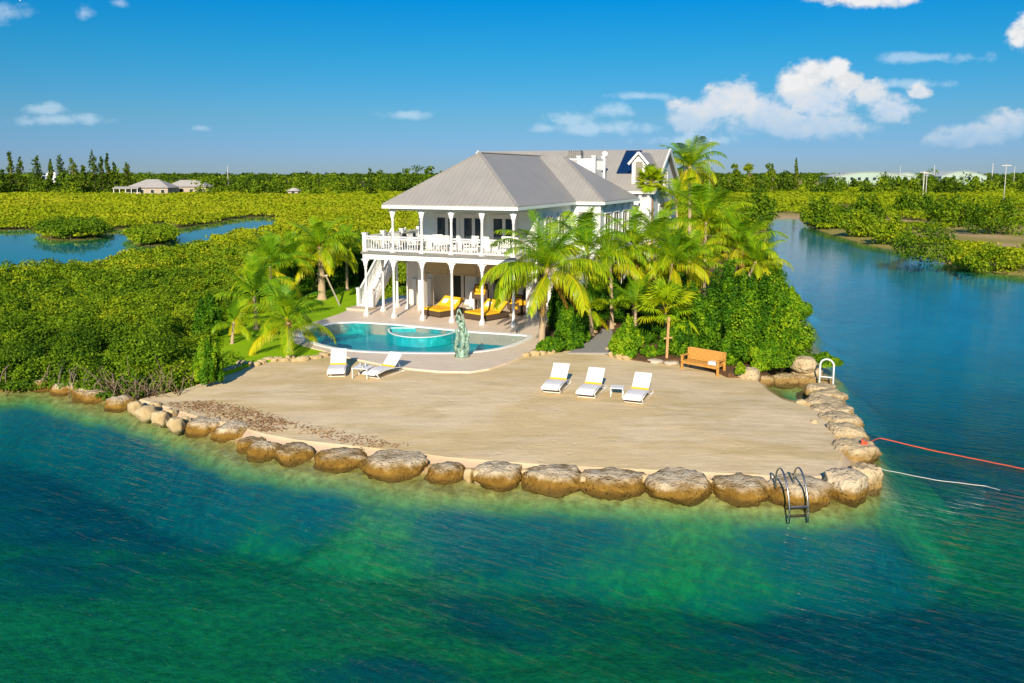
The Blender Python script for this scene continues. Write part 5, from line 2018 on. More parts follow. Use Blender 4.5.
FR = []      # spear, high, mid, low, hanging
for i, (e0, dr, sdr, tone) in enumerate([(80, 30, .15, .28), (66, 72, .40, .32), (52, 100, .65, .36), (36, 112, .85, .44), (18, 105, 1.0, .54), (-5, 80, 1.15, .68)]):
    FR.append([frond_mesh(10 * i + j, RAD(e0 + (j - 1) * 6), RAD(dr + (j - 1) * 14), sdr, tone, M['frond'], twist=(j - 1) * .5) for j in range(3)])
FR_DRY = [frond_mesh(90 + j, RAD(-35 - 12 * j), RAD(50), 1.2, .5, M['frond_dry'], 22, .2) for j in range(2)]


def palm_trunk(path, r0, r1, boots=False):
    m = MB()
    n = 14
    P_l, R_l = [], []
    for i in range(n * 3 + 1):
        t = i / (n * 3)
        p = path(t)
        r = r0 + (r1 - r0) * t ** .6
        r *= 1 + (.05 if i % 3 == 0 else 0) + (.35 * max(0, .08 - t) / .08)
        P_l.append(p); R_l.append(r)
    m.tube(P_l, R_l, 10)
    return m


def palm(base, crown, L, n, label, group='coconut palms round the house', name='coconut_palm', dry=0, r=.13, spears=2, base_z=.6, Y=None, low=True, boots=0, seed=0, thin=1.0):
    rng = random.Random(seed * 13 + int(crown[0] * 3 + crown[1]))
    if Y is None:
        p = at(*base, base_z)
    else:
        p = at_depth(base[0], base[1], Y); p.z = base_z
    c = at_depth(crown[0], crown[1], p.y + .3)
    o = empty(name, p, 0, label, 'palm tree', group)
    top = c - p
    bend = Vector((-top.x * .25, 0, 0))
    path = lambda t: Vector((top.x * t, top.y * t, top.z * t)) + bend * math.sin(math.pi * t) * .8
    palm_trunk(path, r, r * .62).build('trunk', M['palmtrunk'], o)
    if boots:
        m = MB()
        for k in range(boots):
            t = 1 - .42 * (k / boots)
            q = path(min(t, 1.0))
            a = k * 2.4
            d = Vector((math.cos(a), math.sin(a), 1.1)).normalized()
            m.bar(q + d * .05, q + d * (.28 + .1 * rng.random()), .10, .03)
        m.build('leaf_bases', M['boot'], o)
    ph = rng.uniform(0, 6.28)
    for k in range(n):
        f = k / max(1, n - 1)
        if k < spears:
            lev = 0
        else:
            lev = min(5 if low else 3, 1 + int((k - spears) / max(1, n - spears) * (5 if low else 3)))
        me = FR[lev][rng.randrange(3)]
        fr = link('frond', me, o)
        fr.location = top + Vector((0, 0, -.05 * lev))
        fr.rotation_euler = (rng.uniform(-.15, .15), rng.uniform(-.08, .08), ph + k * 2.39996 + rng.uniform(-.2, .2))
        s = L * rng.uniform(.85, 1.12) * (.75 if lev == 0 else 1)
        fr.scale = (s, s, s)
    for k in range(dry):
        fr = link('dry_frond', FR_DRY[k % 2], o)
        fr.location = top + Vector((0, 0, -.25))
        fr.rotation_euler = (0, 0, ph + k * 2.1 + .6)
        s = L * rng.uniform(.55, .8)
        fr.scale = (s, s, s)
    return o


def fan_mesh(seed, tone, mat_):
    """a fan leaf: stalk and a pleated fan of narrow segments"""
    rng = np.random.default_rng(seed)
    V, F, T = [], [], []
    tip = np.array([.55, 0, .12])

    def addq(q, t4):
        i = len(V); V.extend(q); F.append((i, i + 1, i + 2, i + 3)); T.extend(t4)
    addq([np.array([0, -.012, 0]), np.array([0, .012, 0]), tip + [0, .008, 0], tip - [0, .008, 0]], [tone + .3] * 4)
    ns = 26
    for k in range(ns):
        a = (k / (ns - 1) - .5) * RAD(250)
        L = .5 * (1 - .25 * abs(a) / RAD(125)) * rng.uniform(.9, 1.08)
        d = np.array([math.cos(a), math.sin(a), .15 - .12 * abs(a)])
        e = np.array([-math.sin(a), math.cos(a), 0]) * .026
        m_ = tip + d * L * .6; t_ = m_ + (d + np.array([0, 0, -.55])) * L * .45
        up = np.array([0, 0, .012 if k % 2 else -.012])
        tt = tone + rng.normal(0, .05)
        addq([tip - e * .3, tip + e * .3, m_ + e + up, m_ - e - up], [tt] * 4)
        addq([m_ - e - up, m_ + e + up, t_ + e * .2, t_ - e * .2], [tt, tt, tt + .12, tt + .12])
    return np_mesh('fan_leaf', V, F, mat_, False, {'tone': np.clip(T, 0, 1)})


FAN = [fan_mesh(60 + i, .42 + .06 * i, M['frond']) for i in range(3)]


def fan_palm(base, crown, L, n, label, r=.13, base_z=.6, Y=None, stalk=None):
    rng = random.Random(int(crown[0]))
    p = at(*base, base_z) if Y is None else at_depth(base[0], base[1], Y)
    p.z = base_z
    c = at_depth(crown[0], crown[1], p.y)
    o = empty('fan_palm', p, 0, label, 'palm tree', 'fan palms')
    top = c - p
    palm_trunk(lambda t: top * t, r, r * .8).build('trunk', M['boot'] if stalk is None else M['palmtrunk'], o)
    for k in range(n):
        f = k / n
        fr = link('fan_leaf', FAN[k % 3], o)
        fr.location = top
        fr.rotation_euler = (0, RAD(-75 + 115 * f), k * 2.39996)
        fr.rotation_mode = 'XYZ'
        s = L * rng.uniform(.85, 1.1)
        fr.scale = (s, s, s)
    return o


# the palms of the photograph
palm((541.5, 346), (547, 268), 3.7, 26, 'coconut palm leaning at the porch corner, pale bare trunk beside the pool end', dry=5, r=.19, seed=6)
palm((586, 328), (588, 252), 3.3, 20, 'coconut palm behind the gravel path, its crown against the side wall', seed=2, Y=47)
palm((634, 330), (636, 246), 3.0, 20, 'coconut palm with hanging brown dead fronds beside the arched windows', dry=7, seed=3, Y=48.5, r=.17)
palm((635, 336), (636, 306), 2.3, 13, 'short bright green young palm in the planting bed beside the path end', seed=4, r=.12, spears=4, low=False)
palm((668, 330), (672, 262), 3.0, 20, 'dense green palm between the dead fronded palm and the shrubs', seed=5, Y=47.5)
palm((690, 320), (692, 262), 3.1, 20, 'palm with spreading crown just above the big shoreline shrubs', seed=6, Y=50)
palm((704, 300), (706, 222), 3.6, 22, 'tall dark green palm behind the shrubs with upright fronds', seed=7, Y=55, spears=4)
palm((744, 290), (742, 246), 3.1, 20, 'yellowing palm nearest the channel bank', dry=3, seed=8, Y=54)
palm((724, 295), (722, 236), 3.1, 18, 'green palm between the tall palm and the yellowing one', seed=9, Y=57)
palm((690, 240), (690, 166), 3.3, 28, 'tallest palm, standing behind the gable against the sky', dry=4, seed=10, Y=72, r=.2)
palm((612, 320), (610, 262), 2.6, 16, 'low spreading palm in the shade between the two front palms', seed=11, Y=46.5)
palm((655, 300), (656, 236), 2.8, 18, 'slender palm in front of the fan palm trunk', seed=12, Y=54)
palm((680, 222), (676, 198), 2.6, 16, 'palm half hidden behind the gable end', seed=13, Y=66)
palm((740, 300), (756, 262), 2.4, 14, 'low palm whose fronds hang over the channel water', seed=14, Y=52, dry=2)
palm((289.7, 353), (288, 322), 2.7, 17, 'young coconut palm on the lawn with a stout orange trunk, nearest the pool tip', seed=15, r=.17, spears=4, boots=14)
palm((256, 330), (254, 296), 2.9, 17, 'young trunkless palm on the lawn beside the mangrove', seed=16, spears=5, r=.15)
palm((272, 316), (270, 266), 3.0, 18, 'feathery palm behind the lawn palms, against the mangrove', seed=17, Y=54, spears=4)
palm((295, 305), (291, 258), 2.8, 16, 'palm between the braced palm and the lawn palms', seed=18, Y=58, spears=3)
palm((322, 300), (320, 247), 3.2, 26, 'thick trunked palm held by wooden braces beside the stair lawn', r=.30, seed=19, boots=26)
palm((347, 285), (346, 248), 2.7, 16, 'yellowish palm behind the outside stair', seed=20, Y=62)
palm((232, 345), (234, 322), 1.9, 11, 'smallest palm at the mangrove edge of the lawn', seed=21, low=True, r=.10)
palm((306, 282), (305, 262), 2.5, 13, 'low palm behind the braced palm', seed=22, Y=63)
palm((592, 334), (589, 308), 1.9, 12, 'small yellow green palm in the bed left of the gravel path', seed=23, Y=44.5)
palm((418, 250), (405, 250), 2.6, 12, 'dark palm behind the house seen through the upper veranda', seed=24, Y=78, base_z=.3)
fan_palm((651, 240), (651, 183), 1.4, 30, 'round headed fan palm with orange trunk in front of the gable', Y=64, r=.22)
fan_palm((665, 352), (666, 313), 1.7, 20, 'small fan palm tied to a wooden stake near the bench', r=.07, stalk=1)
# wooden braces and the stake
bp = at(322, 300, .6)
for (a, b_, lab) in [((340, 306), (326, 276), 'grey timber brace of the thick palm, on the house side'), ((313, 290), (319, 274), 'grey timber brace of the thick palm, on the mangrove side')]:
    g0 = at(a[0], a[1], .62)
    q = at_depth(b_[0], b_[1], bp.y)
    m = MB(); m.bar(g0, q, .07, .09); m.bar(q + Vector((-.12, 0, .02)), q + Vector((.12, 0, .06)), .1, .1)
    tag(m.build('palm_brace', M['brace']), lab, 'brace', 'timber braces of the palm')
s0 = at(666.5, 358, .62)
m = MB(); m.bar(s0, s0 + Vector((.06, .02, 1.95)), .11, .11); m.bar(s0 + Vector((-.16, -.07, .95)), s0 + Vector((.24, -.07, .99)), .05, .06)
tag(m.build('wooden_stake', M['stake']), 'pale wooden stake with cross piece holding the small fan palm', 'stake')

# ---- shrubs of the garden and the channel bank
GSH = 'big shrubs on the channel bank'
for (a, b_, w, h, lab, kw) in [
    (716, 356, 66, 44, 'bright green shrub behind the bench', {}),
    (750, 367, 62, 64, 'big shrub between the bench and the cove boulders', {}),
    (787, 366, 58, 56, 'yellow green shrub hanging over the stacked cove boulders', dict(tone0=.6)),
    (768, 340, 64, 60, 'large round shrub over the channel, in the middle of the bank', {}),
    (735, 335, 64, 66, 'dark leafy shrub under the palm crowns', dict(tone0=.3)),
    (702, 352, 50, 50, 'dark shrub between the staked palm and the bench shrub', dict(tone0=.32)),
    (790, 325, 44, 34, 'light shrub with its foot in the channel', dict(tone0=.6)),
    (762, 300, 58, 48, 'shrub below the yellowing palm on the bank', {}),
    (772, 371, 38, 30, 'low shrub rooted just behind the cove boulders', dict(tone0=.5)),
    (738, 366, 34, 34, 'dark low shrub right of the bench back', dict(tone0=.35)),
    (680, 358, 34, 40, 'small dark shrub beside the stake', dict(tone0=.28)),
]:
    shrub(a, b_, w, h, lab, GSH, **kw)
GPS = 'planting bed shrubs'
for (a, b_, w, h, lab, kw) in [
    (628, 358, 32, 34, 'round yellow green shrub at the right of the gravel path mouth', dict(tone0=.65)),
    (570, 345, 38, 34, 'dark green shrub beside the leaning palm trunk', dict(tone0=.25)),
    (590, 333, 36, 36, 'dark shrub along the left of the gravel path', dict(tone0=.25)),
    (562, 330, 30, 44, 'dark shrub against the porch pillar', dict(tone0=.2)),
    (553, 354, 34, 13, 'low ground cover plant at the foot of the leaning palm', dict(tone0=.35)),
    (572, 351, 24, 12, 'low ground cover plant at the path mouth', dict(tone0=.35)),
    (645, 346, 24, 20, 'small shrub behind the young palm', dict(tone0=.3)),
    (651, 358, 22, 10, 'low plant on the orange mulch', dict(tone0=.55)),
    (658, 338, 28, 26, 'dark shrub behind the small fan palm', dict(tone0=.2)),
    (741, 375, 10, 11, 'little green plant growing beside the bench end', dict(tone0=.65)),
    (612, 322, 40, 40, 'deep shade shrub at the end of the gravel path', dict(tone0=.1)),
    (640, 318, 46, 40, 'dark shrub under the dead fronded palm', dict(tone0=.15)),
    (690, 336, 50, 44, 'rust tinged shrub under the spreading palm', dict(tone0=.3)),
]:
    shrub(a, b_, w, h, lab, GPS, **kw)
shrub(827, 367, 30, 13, 'leafy branch of a small mangrove over the water behind the white ladder', GSH, base_z=.45, tone0=.55, depth=.6)
GL_ = 'shrubs between lawn and house'
for (a, b_, w, h, lab, kw) in [
    (345, 288, 34, 40, 'dark rounded shrub behind the stair lawn', dict(tone0=.3)),
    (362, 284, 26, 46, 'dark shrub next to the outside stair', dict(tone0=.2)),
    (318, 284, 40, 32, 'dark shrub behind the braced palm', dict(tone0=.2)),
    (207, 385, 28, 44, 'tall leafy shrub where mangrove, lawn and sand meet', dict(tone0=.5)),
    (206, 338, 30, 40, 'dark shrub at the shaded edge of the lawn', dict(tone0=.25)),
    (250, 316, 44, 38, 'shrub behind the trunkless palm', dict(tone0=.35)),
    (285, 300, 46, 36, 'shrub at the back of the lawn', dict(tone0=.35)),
]:
    shrub(a, b_, w, h, lab, GL_, **kw)
# foundation planting along the side of the house
for i, (x, y, w, lab) in enumerate([(2.6, 9, 2.4, 'side wall shrub nearest the porch corner'), (4.2, 13, 2.8, 'side wall shrub below the arched windows'), (4.8, 18, 3.0, 'side wall shrub near the gable')]):
    p = hw(x, y)
    ppm = FPX / p.y
    d = (p - Vector((0, 0, CAMH)))
    pxx = 512 + FPX * p.x / (p.y * math.cos(PITCH) - (0.6 - CAMH) * math.sin(PITCH))
    pyy = HORIZ + FPX * (CAMH - .6) / p.y
    shrub(pxx, pyy, w * ppm, 2.4 * ppm, lab, 'side wall shrubs', Y=p.y, tone0=.3)

# bleached dead branches at the mangrove foot
m = MB()
rt_ = random.Random(5)
for k in range(80):
    p = at(rt_.uniform(108, 182), rt_.uniform(388, 398), .3)
    d = Vector((rt_.uniform(-1, 1), rt_.uniform(-.9, .3), rt_.uniform(.1, 1.2))).normalized()
    l = rt_.uniform(.5, 1.5)
    q = p + d * l * .6
    m.tube([p, q + Vector((rt_.uniform(-.1, .1), 0, rt_.uniform(-.1, .1))), q + (d + Vector((rt_.uniform(-.6, .6), 0, rt_.uniform(-.4, .4)))) * l * .4], [.022, .014, .005], 5)
tag(m.build('dead_branches', M['twig']), 'tangle of bleached bare twigs at the foot of the mangrove', 'dead branches')


# ---- the mangrove thicket beside the lawn and the scrub of the marsh beyond
LAWN_A, PATIO_A, BEACH_A, GARDEN_A = LAWN, PATIO, BEACH, GARDEN
HOUSE_FOOT = [(hw(x, y).x, hw(x, y).y) for x, y in [(-14, -1), (5, -1), (6, 31), (-15, 31)]]
NEAR_EDGE = [(p.x, p.y) for p in px([(-700, 386), (0, 379), (46, 376), (97, 386), (118, 389), (150, 389), (178, 388), (198, 383), (206, 377), (198, 352), (203, 330), (232, 312), (272, 300), (310, 288), (345, 282), (372, 278)], .5)] + \
            [tuple(hw(-14, 10))[:2], tuple(hw(-15, 31))[:2], (-6, 95), (-700, 95)]


def scatter(poly, n, rng):
    A = np.array(poly)
    lo, hi = A.min(0), A.max(0)
    out = np.zeros((0, 2))
    while len(out) < n:
        Q = rng.uniform(lo, hi, (n * 3, 2))
        out = np.concatenate([out, Q[pip(Q, poly)]])
    return out[:n]


def lagoon_sd(P):
    lg = sdist(P, LAGOON) + 2.6 * vnoise(P, 0.09, 11)
    return np.minimum(lg, -np.maximum(sdist(P, ISLET), sdist(P, ISLET2)))


def thicket():
    rng = np.random.default_rng(21)
    # rows out from the camera: density of clumps falls with distance, their leaves grow
    Cs, Ns, Ss, Ts = [], [], [], []
    zone = [(x, y) for x, y in NEAR_EDGE]
    wedge = [(-68, 92), (-25, 33), (-12, 33), (-6, 60), (-4, 95)]
    P = scatter([(-75, 100), (-30, 30), (-8, 30), (-2, 100)], 11000, rng)
    P = P[pip(P, zone)]
    P = P[lagoon_sd(P) < -0.3]
    keep = rng.random(len(P)) < np.clip(40 / P[:, 1], .35, 1) * np.clip(1.15 + 1.3 * vnoise(P, .45, 61), .25, 1)
    P = P[keep]
    d = P[:, 1]
    edge = edge_dist(P, zone)
    r = (.36 + .009 * d) * rng.uniform(.5, 1.4, len(P))
    hh = 1.05 + .40 * vnoise(P, .22, 31) + .35 * vnoise(P, .75, 33) + rng.normal(0, .24, len(P))
    hh = hh + np.where(d < 50, .12, 0) - np.clip(1.6 - edge, 0, 1.6) * .55
    hh = np.clip(hh, .45, 2.8)
    cen = np.column_stack([P, .1 + hh - r * .45])
    rad = np.column_stack([r, r, np.minimum(r * .95, hh * .5)])
    ls = np.clip(.0030 * d, .12, .4)
    cnt = (3.0 * r ** 2 * 2.2 / (ls ** 2 * .33) * .55).astype(int)
    C, N, idx = blob_leaves(cen, rad, cnt, rng, shell=.5, upper=True)
    # leaf tone varies by clump and turns yellower with distance
    tone0 = .40 + .30 * vnoise(P, .12, 35) + .16 * vnoise(P, .5, 36) + .007 * (d - 45) + rng.normal(0, .15, len(P))
    tone = np.clip(tone0[idx] + rng.normal(0, .14, len(C)), 0, 1)
    S = ls[idx] * rng.uniform(.7, 1.3, len(C))
    # skirt foliage along the near edge
    E = [p for p in NEAR_EDGE[1:13]]
    q = []
    for i in range(len(E) - 1):
        a, b_ = np.array(E[i]), np.array(E[i + 1])
        L = np.linalg.norm(b_ - a)
        for t in np.arange(0, 1, .45 / L):
            q.append(a + (b_ - a) * t + rng.normal(0, .25, 2) + np.array([0, .5]))
    q = np.array(q)
    qc = np.column_stack([q, rng.uniform(.35, 1.1, len(q))]); qr = np.column_stack([rng.uniform(.35, .6, len(q))] * 2 + [rng.uniform(.35, .6, len(q))])
    C2, N2, i2 = blob_leaves(qc, qr, np.full(len(q), 150), rng, shell=.6)
    tone2 = np.clip(rng.normal(.36, .14, len(q))[i2] + rng.normal(0, .12, len(C2)), 0, 1)
    C = np.concatenate([C, C2]); N = np.concatenate([N, N2]); S = np.concatenate([S, np.full(len(C2), .13)]); tone = np.concatenate([tone, tone2])
    k = C[:, 2] > .05
    o = foliage_obj('mangrove_thicket', C[k], N[k], S[k], tone[k], M['leaf_mangrove'], None, .7, rng)
    print('thicket leaves', k.sum())
    return tag(o, 'dense low mangrove thicket covering the ground left of the lawn', 'mangrove', kind='stuff')


thicket()


def marsh():
    rng = np.random.default_rng(22)
    n = 31000
    # uniform in log distance: clumps get larger and sparser away from the camera
    d = np.exp(rng.uniform(math.log(72), math.log(480), n))
    x = rng.uniform(-.95, .95, n) * d
    P = np.column_stack([x, d])
    ok = sdist(P, LAND) > .6
    ok &= lagoon_sd(P) < -.4
    ok &= ~pip(P, HOUSE_FOOT) & ~pip(P, GARDEN_A)
    ok &= ~(pip(P, NEAR_EDGE) & (P[:, 1] < 84))
    ok &= ~((P[:, 0] > -6) & (P[:, 0] < 14) & (P[:, 1] < 95))
    ok &= ~((P[:, 0] > .18 * d) & (vnoise(P, .055, 71, 3) > np.where(d > 190, .30, .02)))
    for (a, b_, r_) in [(905, 222, 4.0), (985, 236, 3.0), (1010, 246, 2.2), (785, 218, 6.0), (925, 224, 4.5)]:
        c = at(a, b_, .1)
        ok &= np.hypot(P[:, 0] - c.x, (P[:, 1] - c.y) / 2.2) > r_
    P = P[ok]; d = P[:, 1]
    right = P[:, 0] > .18 * d
    r = .010 * d * rng.uniform(.5, 1.4, len(P)) + .25
    hh = 1.15 + .4 * vnoise(P, .06, 41) + .3 * vnoise(P, .3, 43) + rng.normal(0, .15, len(P))
    hh = np.where(right, hh * .9 + .4 * np.clip(vnoise(P, .035, 45), -.5, 1), hh * .68)
    hh = np.clip(hh, .4, 3.2)
    cen = np.column_stack([P, .1 + hh * .62]); rad = np.column_stack([r, r, np.minimum(r * .8, hh * .45)])
    ls = .0031 * d
    cnt = np.full(len(P), 30) + np.where(d < 120, 18, 0)
    C, N, idx = blob_leaves(cen, rad, cnt, rng, shell=.6, upper=True, outward=.7, lift=.35)
    t0 = .50 + .34 * vnoise(P, .03, 47) + .16 * vnoise(P, .15, 49) + rng.normal(0, .10, len(P)) + np.where(right, -.12, .04)
    tone = np.clip(t0[idx] + rng.normal(0, .12, len(C)), 0, 1)
    o = foliage_obj('marsh_scrub', C, N, ls[idx] * rng.uniform(.7, 1.3, len(C)), tone, M['leaf_scrub'], None, .75, rng)
    print('marsh leaves', len(C))
    tag(o, 'low yellow green mangrove scrub over the flats out to the far trees', 'scrub', kind='stuff')


marsh()

# the two islets in the lagoon
for poly, hh_, lab in ((ISLET, 1.5, 'dark round mangrove islet standing in the lagoon'), (ISLET2, .75, 'light green mangrove islet at the narrow end of the lagoon')):
    rng = np.random.default_rng(5)
    A = np.array(poly); c = A.mean(0)
    o = empty('mangrove_islet', (c[0], c[1], .05), 0, lab, 'islet', 'mangrove islets in the lagoon')
    P = scatter(poly, 110, rng)
    r = rng.uniform(.7, 1.5, len(P))
    cen = np.column_stack([P - c, rng.uniform(.4, hh_, len(P))]); rad = np.column_stack([r, r, r * .7])
    C, N, idx = blob_leaves(cen, rad, np.full(len(P), 60), rng, shell=.5, upper=True)
    tone = np.clip((.30 if hh_ > 1.3 else .55) + rng.normal(0, .15, len(C)), 0, 1)
    foliage_obj('foliage', C, N, .38 * rng.uniform(.7, 1.3, len(C)), tone, M['leaf_mangrove'], o, .7, rng)
    m = MB()
    for p in P[:24]:
        m.tube([(p[0] - c[0], p[1] - c[1], -.4), (p[0] - c[0], p[1] - c[1], .7)], .05, 5)
    m.build('stem', M['bark'], o)

# arching prop roots of the mangrove at the water's edge
rt_ = random.Random(9)
m = MB()
E_ = [Vector((*p, 0)) for p in NEAR_EDGE[1:9]]
for i in range(len(E_) - 1):
    L = (E_[i + 1] - E_[i]).length
    for k in range(int(L / .16)):
        p = E_[i].lerp(E_[i + 1], rt_.random()) + Vector((0, rt_.uniform(.0, .9), 0))
        d = Vector((rt_.uniform(-.5, .5), rt_.uniform(-.9, .1), 0))
        h = rt_.uniform(.5, 1.1)
        m.tube([p + Vector((0, 0, h)), p + d * .5 + Vector((0, 0, h * .75)), p + d + Vector((0, 0, -.25))], [.03, .022, .016], 5)
tag(m.build('mangrove_roots', M['bark']), 'brown arching prop roots under the mangrove along the water', 'roots', kind='stuff')

# larger bushes one by one on the far bank of the channel
GB2 = 'bushes on the far channel bank'
for (a, b_, w, h, lab, t0) in [
    (936, 264, 74, 38, 'biggest dark bush overhanging the far bank, between the two bare sand patches', .30),
    (898, 246, 46, 26, 'pale bush on the far bank, left of the biggest one', .6),
    (866, 238, 46, 24, 'yellow green bush on the far bank before the sand path', .62),
    (838, 229, 40, 22, 'dark bush at the bend of the far bank', .3),
    (826, 226, 40, 26, 'olive bush at the head of the channel, beside the bare bank', .42),
    (872, 226, 44, 28, 'dark bush in the second row behind the yellow green one', .28),
    (762, 226, 42, 30, 'dark bush at the channel head beside the palms', .3),
    (960, 228, 62, 30, 'dark wide bush behind the sand path', .25),
    (1008, 236, 66, 34, 'dark bush at the picture edge behind the lower sand patch', .22),
    (920, 215, 48, 22, 'dark bush in front of the utility pole', .3),
    (1000, 272, 60, 24, 'low bright bush on the far bank at the picture edge', .6),
    (972, 268, 34, 16, 'low rust tinged bush at the waterline of the far bank', .7),
]:
    shrub(a, b_, w, h, lab, GB2, base_z=.1, tone0=t0, mat_='leaf_mangrove', nl=2600, depth=.8)


# ---- trees far off
def tree_leaves(H, rx, kind, rng):
    if kind == 'pine':
        cen, rad = [], []
        for k in range(16):
            z = .08 + .90 * k / 15
            w = rx * (1.10 - z) * rng.uniform(.8, 1.5) + .10 * rx
            a = rng.uniform(0, 6.28)
            cen.append((math.cos(a) * w * .5, math.sin(a) * w * .5, z * H)); rad.append((w * .8, w * .8, H * .09))
    else:
        cen, rad = [], []
        for k in range(9):
            a = rng.uniform(0, 6.28); u = rng.uniform(0, .6) * rx; z = rng.uniform(.22, .88)
            w = rx * rng.uniform(.35, .6)
            cen.append((math.cos(a) * u, math.sin(a) * u, z * H)); rad.append((w, w, min(w * .8, H * .22)))
    return np.array(cen), np.array(rad)


def far_tree(px_, ybase, ytop, wpx, Y, label, kind='broad', name=None, group=None, nleaf=700, tone0=.5):
    rng = np.random.default_rng(int(px_ * 11 + ytop))
    p = at_depth(px_, ybase, Y); p.z = .1
    top = at_depth(px_, ytop, Y)
    H = top.z - p.z
    rx = wpx / FPX * Y / 2
    nm = name or ('casuarina_tree' if kind == 'pine' else 'broadleaf_tree')
    o = empty(nm, p, 0, label, 'tree', group)
    cen, rad = tree_leaves(H, rx, kind, rng)
    cnt = (rad[:, 0] * rad[:, 2]); cnt = (cnt / cnt.sum() * nleaf).astype(int) + 3
    C, N, idx = blob_leaves(cen, rad, cnt, rng, shell=.7, outward=.7)
    tone = np.clip(tone0 + rng.normal(0, .2, len(C)), 0, 1)
    foliage_obj('crown', C, N, .0030 * Y * rng.uniform(.6, 1.3, len(C)), tone, M['leaf_pine' if kind == 'pine' else 'leaf_tree'], o, .55, rng)
    m = MB(); m.tube([(0, 0, 0), (.1, 0, H * .4), (0, 0, H * .92)], [.025 * H, .018 * H, .004 * H], 6)
    for k in range(5):
        a = rng.uniform(0, 6.28); z = H * rng.uniform(.35, .7)
        m.tube([(0, 0, z), (math.cos(a) * rx * .5, math.sin(a) * rx * .5, z + H * .12)], [.009 * H, .003 * H], 5)
    m.build('trunk', M['bark'], o)
    return o


GT = 'tall trees along the far edge of the marsh'
for (a, yt, w, kind, lab) in [
    (12, 152, 9, 'pine', 'thin ragged casuarina standing tallest at the picture edge, bare trunk showing'),
    (3, 170, 16, 'pine', 'short casuarina cut by the picture edge'),
    (22, 159, 13, 'pine', 'narrow casuarina beside the ragged tallest one'),
    (38, 157, 15, 'pine', 'casuarina just before the white far house'),
    (52, 161, 8, 'pine', 'thin casuarina in front of the white far house'),
    (62, 157, 17, 'pine', 'full casuarina right after the white far house'),
    (74, 159, 17, 'pine', 'broad casuarina in the middle of the group'),
    (84, 166, 12, 'pine', 'short dark casuarina between two taller ones'),
    (95, 153, 16, 'pine', 'tallest full casuarina of the group'),
    (103, 158, 9, 'pine', 'narrow spire casuarina beside the tallest full one'),
    (109, 154, 8, 'pine', 'slim spire casuarina next before the far villa'),
    (115, 164, 13, 'pine', 'dark casuarina at the gable of the far villa'),
    (128, 163, 12, 'pine', 'casuarina rising behind the far villa'),
    (795, 159, 5, 'pine', 'dark lone pillar shaped tree above the treeline right of the palms'),
    (736, 161, 12, 'broad', 'dark spreading tree above the treeline beside the tallest palm'),
    (748, 161, 16, 'broad', 'bright round tree left of the pillar shaped one'),
    (772, 160, 14, 'broad', 'dark pointed tree next to the pillar shaped one'),
    (712, 166, 16, 'broad', 'dark tree right behind the tallest palm'),
]:
    far_tree(a, 190, yt, w, 372, lab, kind, group=GT, nleaf=750 if kind == 'pine' else 700, tone0=.42 if kind == 'pine' else .5)


def treeline():
    rng = np.random.default_rng(77)
    Cs, Ns, Ss, Ts = [], [], [], []
    m = MB()
    n = 450
    for i in range(n):
        Y = 345 + 250 * rng.random() ** 1.5
        x = rng.uniform(-.9, .9) * Y
        s = 512 + FPX * x / Y
        if 108 < s < 205 and Y < 430:
            continue
        # tops of the band follow the photograph's skyline: higher on the left, thin on the far right
        if s < 130: H = rng.uniform(4.5, 9.5)
        elif s < 330: H = rng.uniform(4.0, 9.0)
        elif s < 480: H = rng.uniform(6.5, 11.5)
        elif s < 840: H = rng.uniform(4.5, 10.0)
        else: H = rng.uniform(5.0, 9.0)
        rx = rng.uniform(2.4, 5.4); H *= rng.uniform(.55, 1.3)
        kind = 'pine' if rng.random() < .12 else 'broad'
        cen, rad = tree_leaves(H, rx if kind == 'broad' else rx * .6, kind, rng)
        cen = cen + np.array([x, Y, .1])
        # foliage down to the ground, as mangrove edges have
        low = np.array([[x + rng.normal(0, rx * .5), Y + rng.normal(0, 1), H * .25] for _ in range(4)])
        cen = np.concatenate([cen, low]); rad = np.concatenate([rad, np.tile([[rx * .6, rx * .6, H * .25]], (4, 1))])
        cnt = (rad[:, 0] * rad[:, 2]); cnt = (cnt / cnt.sum() * 230).astype(int) + 2
        C, N, idx = blob_leaves(cen, rad, cnt, rng, shell=.4, outward=1.0)
        t0 = .50 + rng.normal(0, .20)
        Cs.append(C); Ns.append(N); Ss.append(.0034 * Y * rng.uniform(.6, 1.3, len(C))); Ts.append(np.clip(t0 + rng.normal(0, .18, len(C)), 0, 1))
    o = foliage_obj('distant_woods', np.concatenate(Cs), np.concatenate(Ns), np.concatenate(Ss), np.concatenate(Ts), M['leaf_tree'], None, .6, rng)
    tag(o, 'continuous band of low green woods along the horizon', 'woods', kind='stuff')


treeline()


def far_woods():
    """woods farther off, seen as a low rim along the horizon"""
    rng = np.random.default_rng(78)
    n = 1800
    Y = rng.uniform(640, 1500, n)
    x = rng.uniform(-.92, .92, n) * Y
    H = rng.uniform(5, 9.5, n)
    cen = np.column_stack([x, Y, H * .5]); rad = np.column_stack([rng.uniform(4, 9, n)] * 2 + [H * .55])
    C, N, idx = blob_leaves(cen, rad, np.full(n, 40), rng, shell=.6, upper=True)
    tone = np.clip(.35 + rng.normal(0, .12, n)[idx] + rng.normal(0, .12, len(C)), 0, 1)
    o = foliage_obj('horizon_woods', C, N, .0030 * Y[idx], tone, M['leaf_tree'], None, .6, rng)
    tag(o, 'dark rim of farther woods on the horizon', 'woods', kind='stuff')


far_woods()

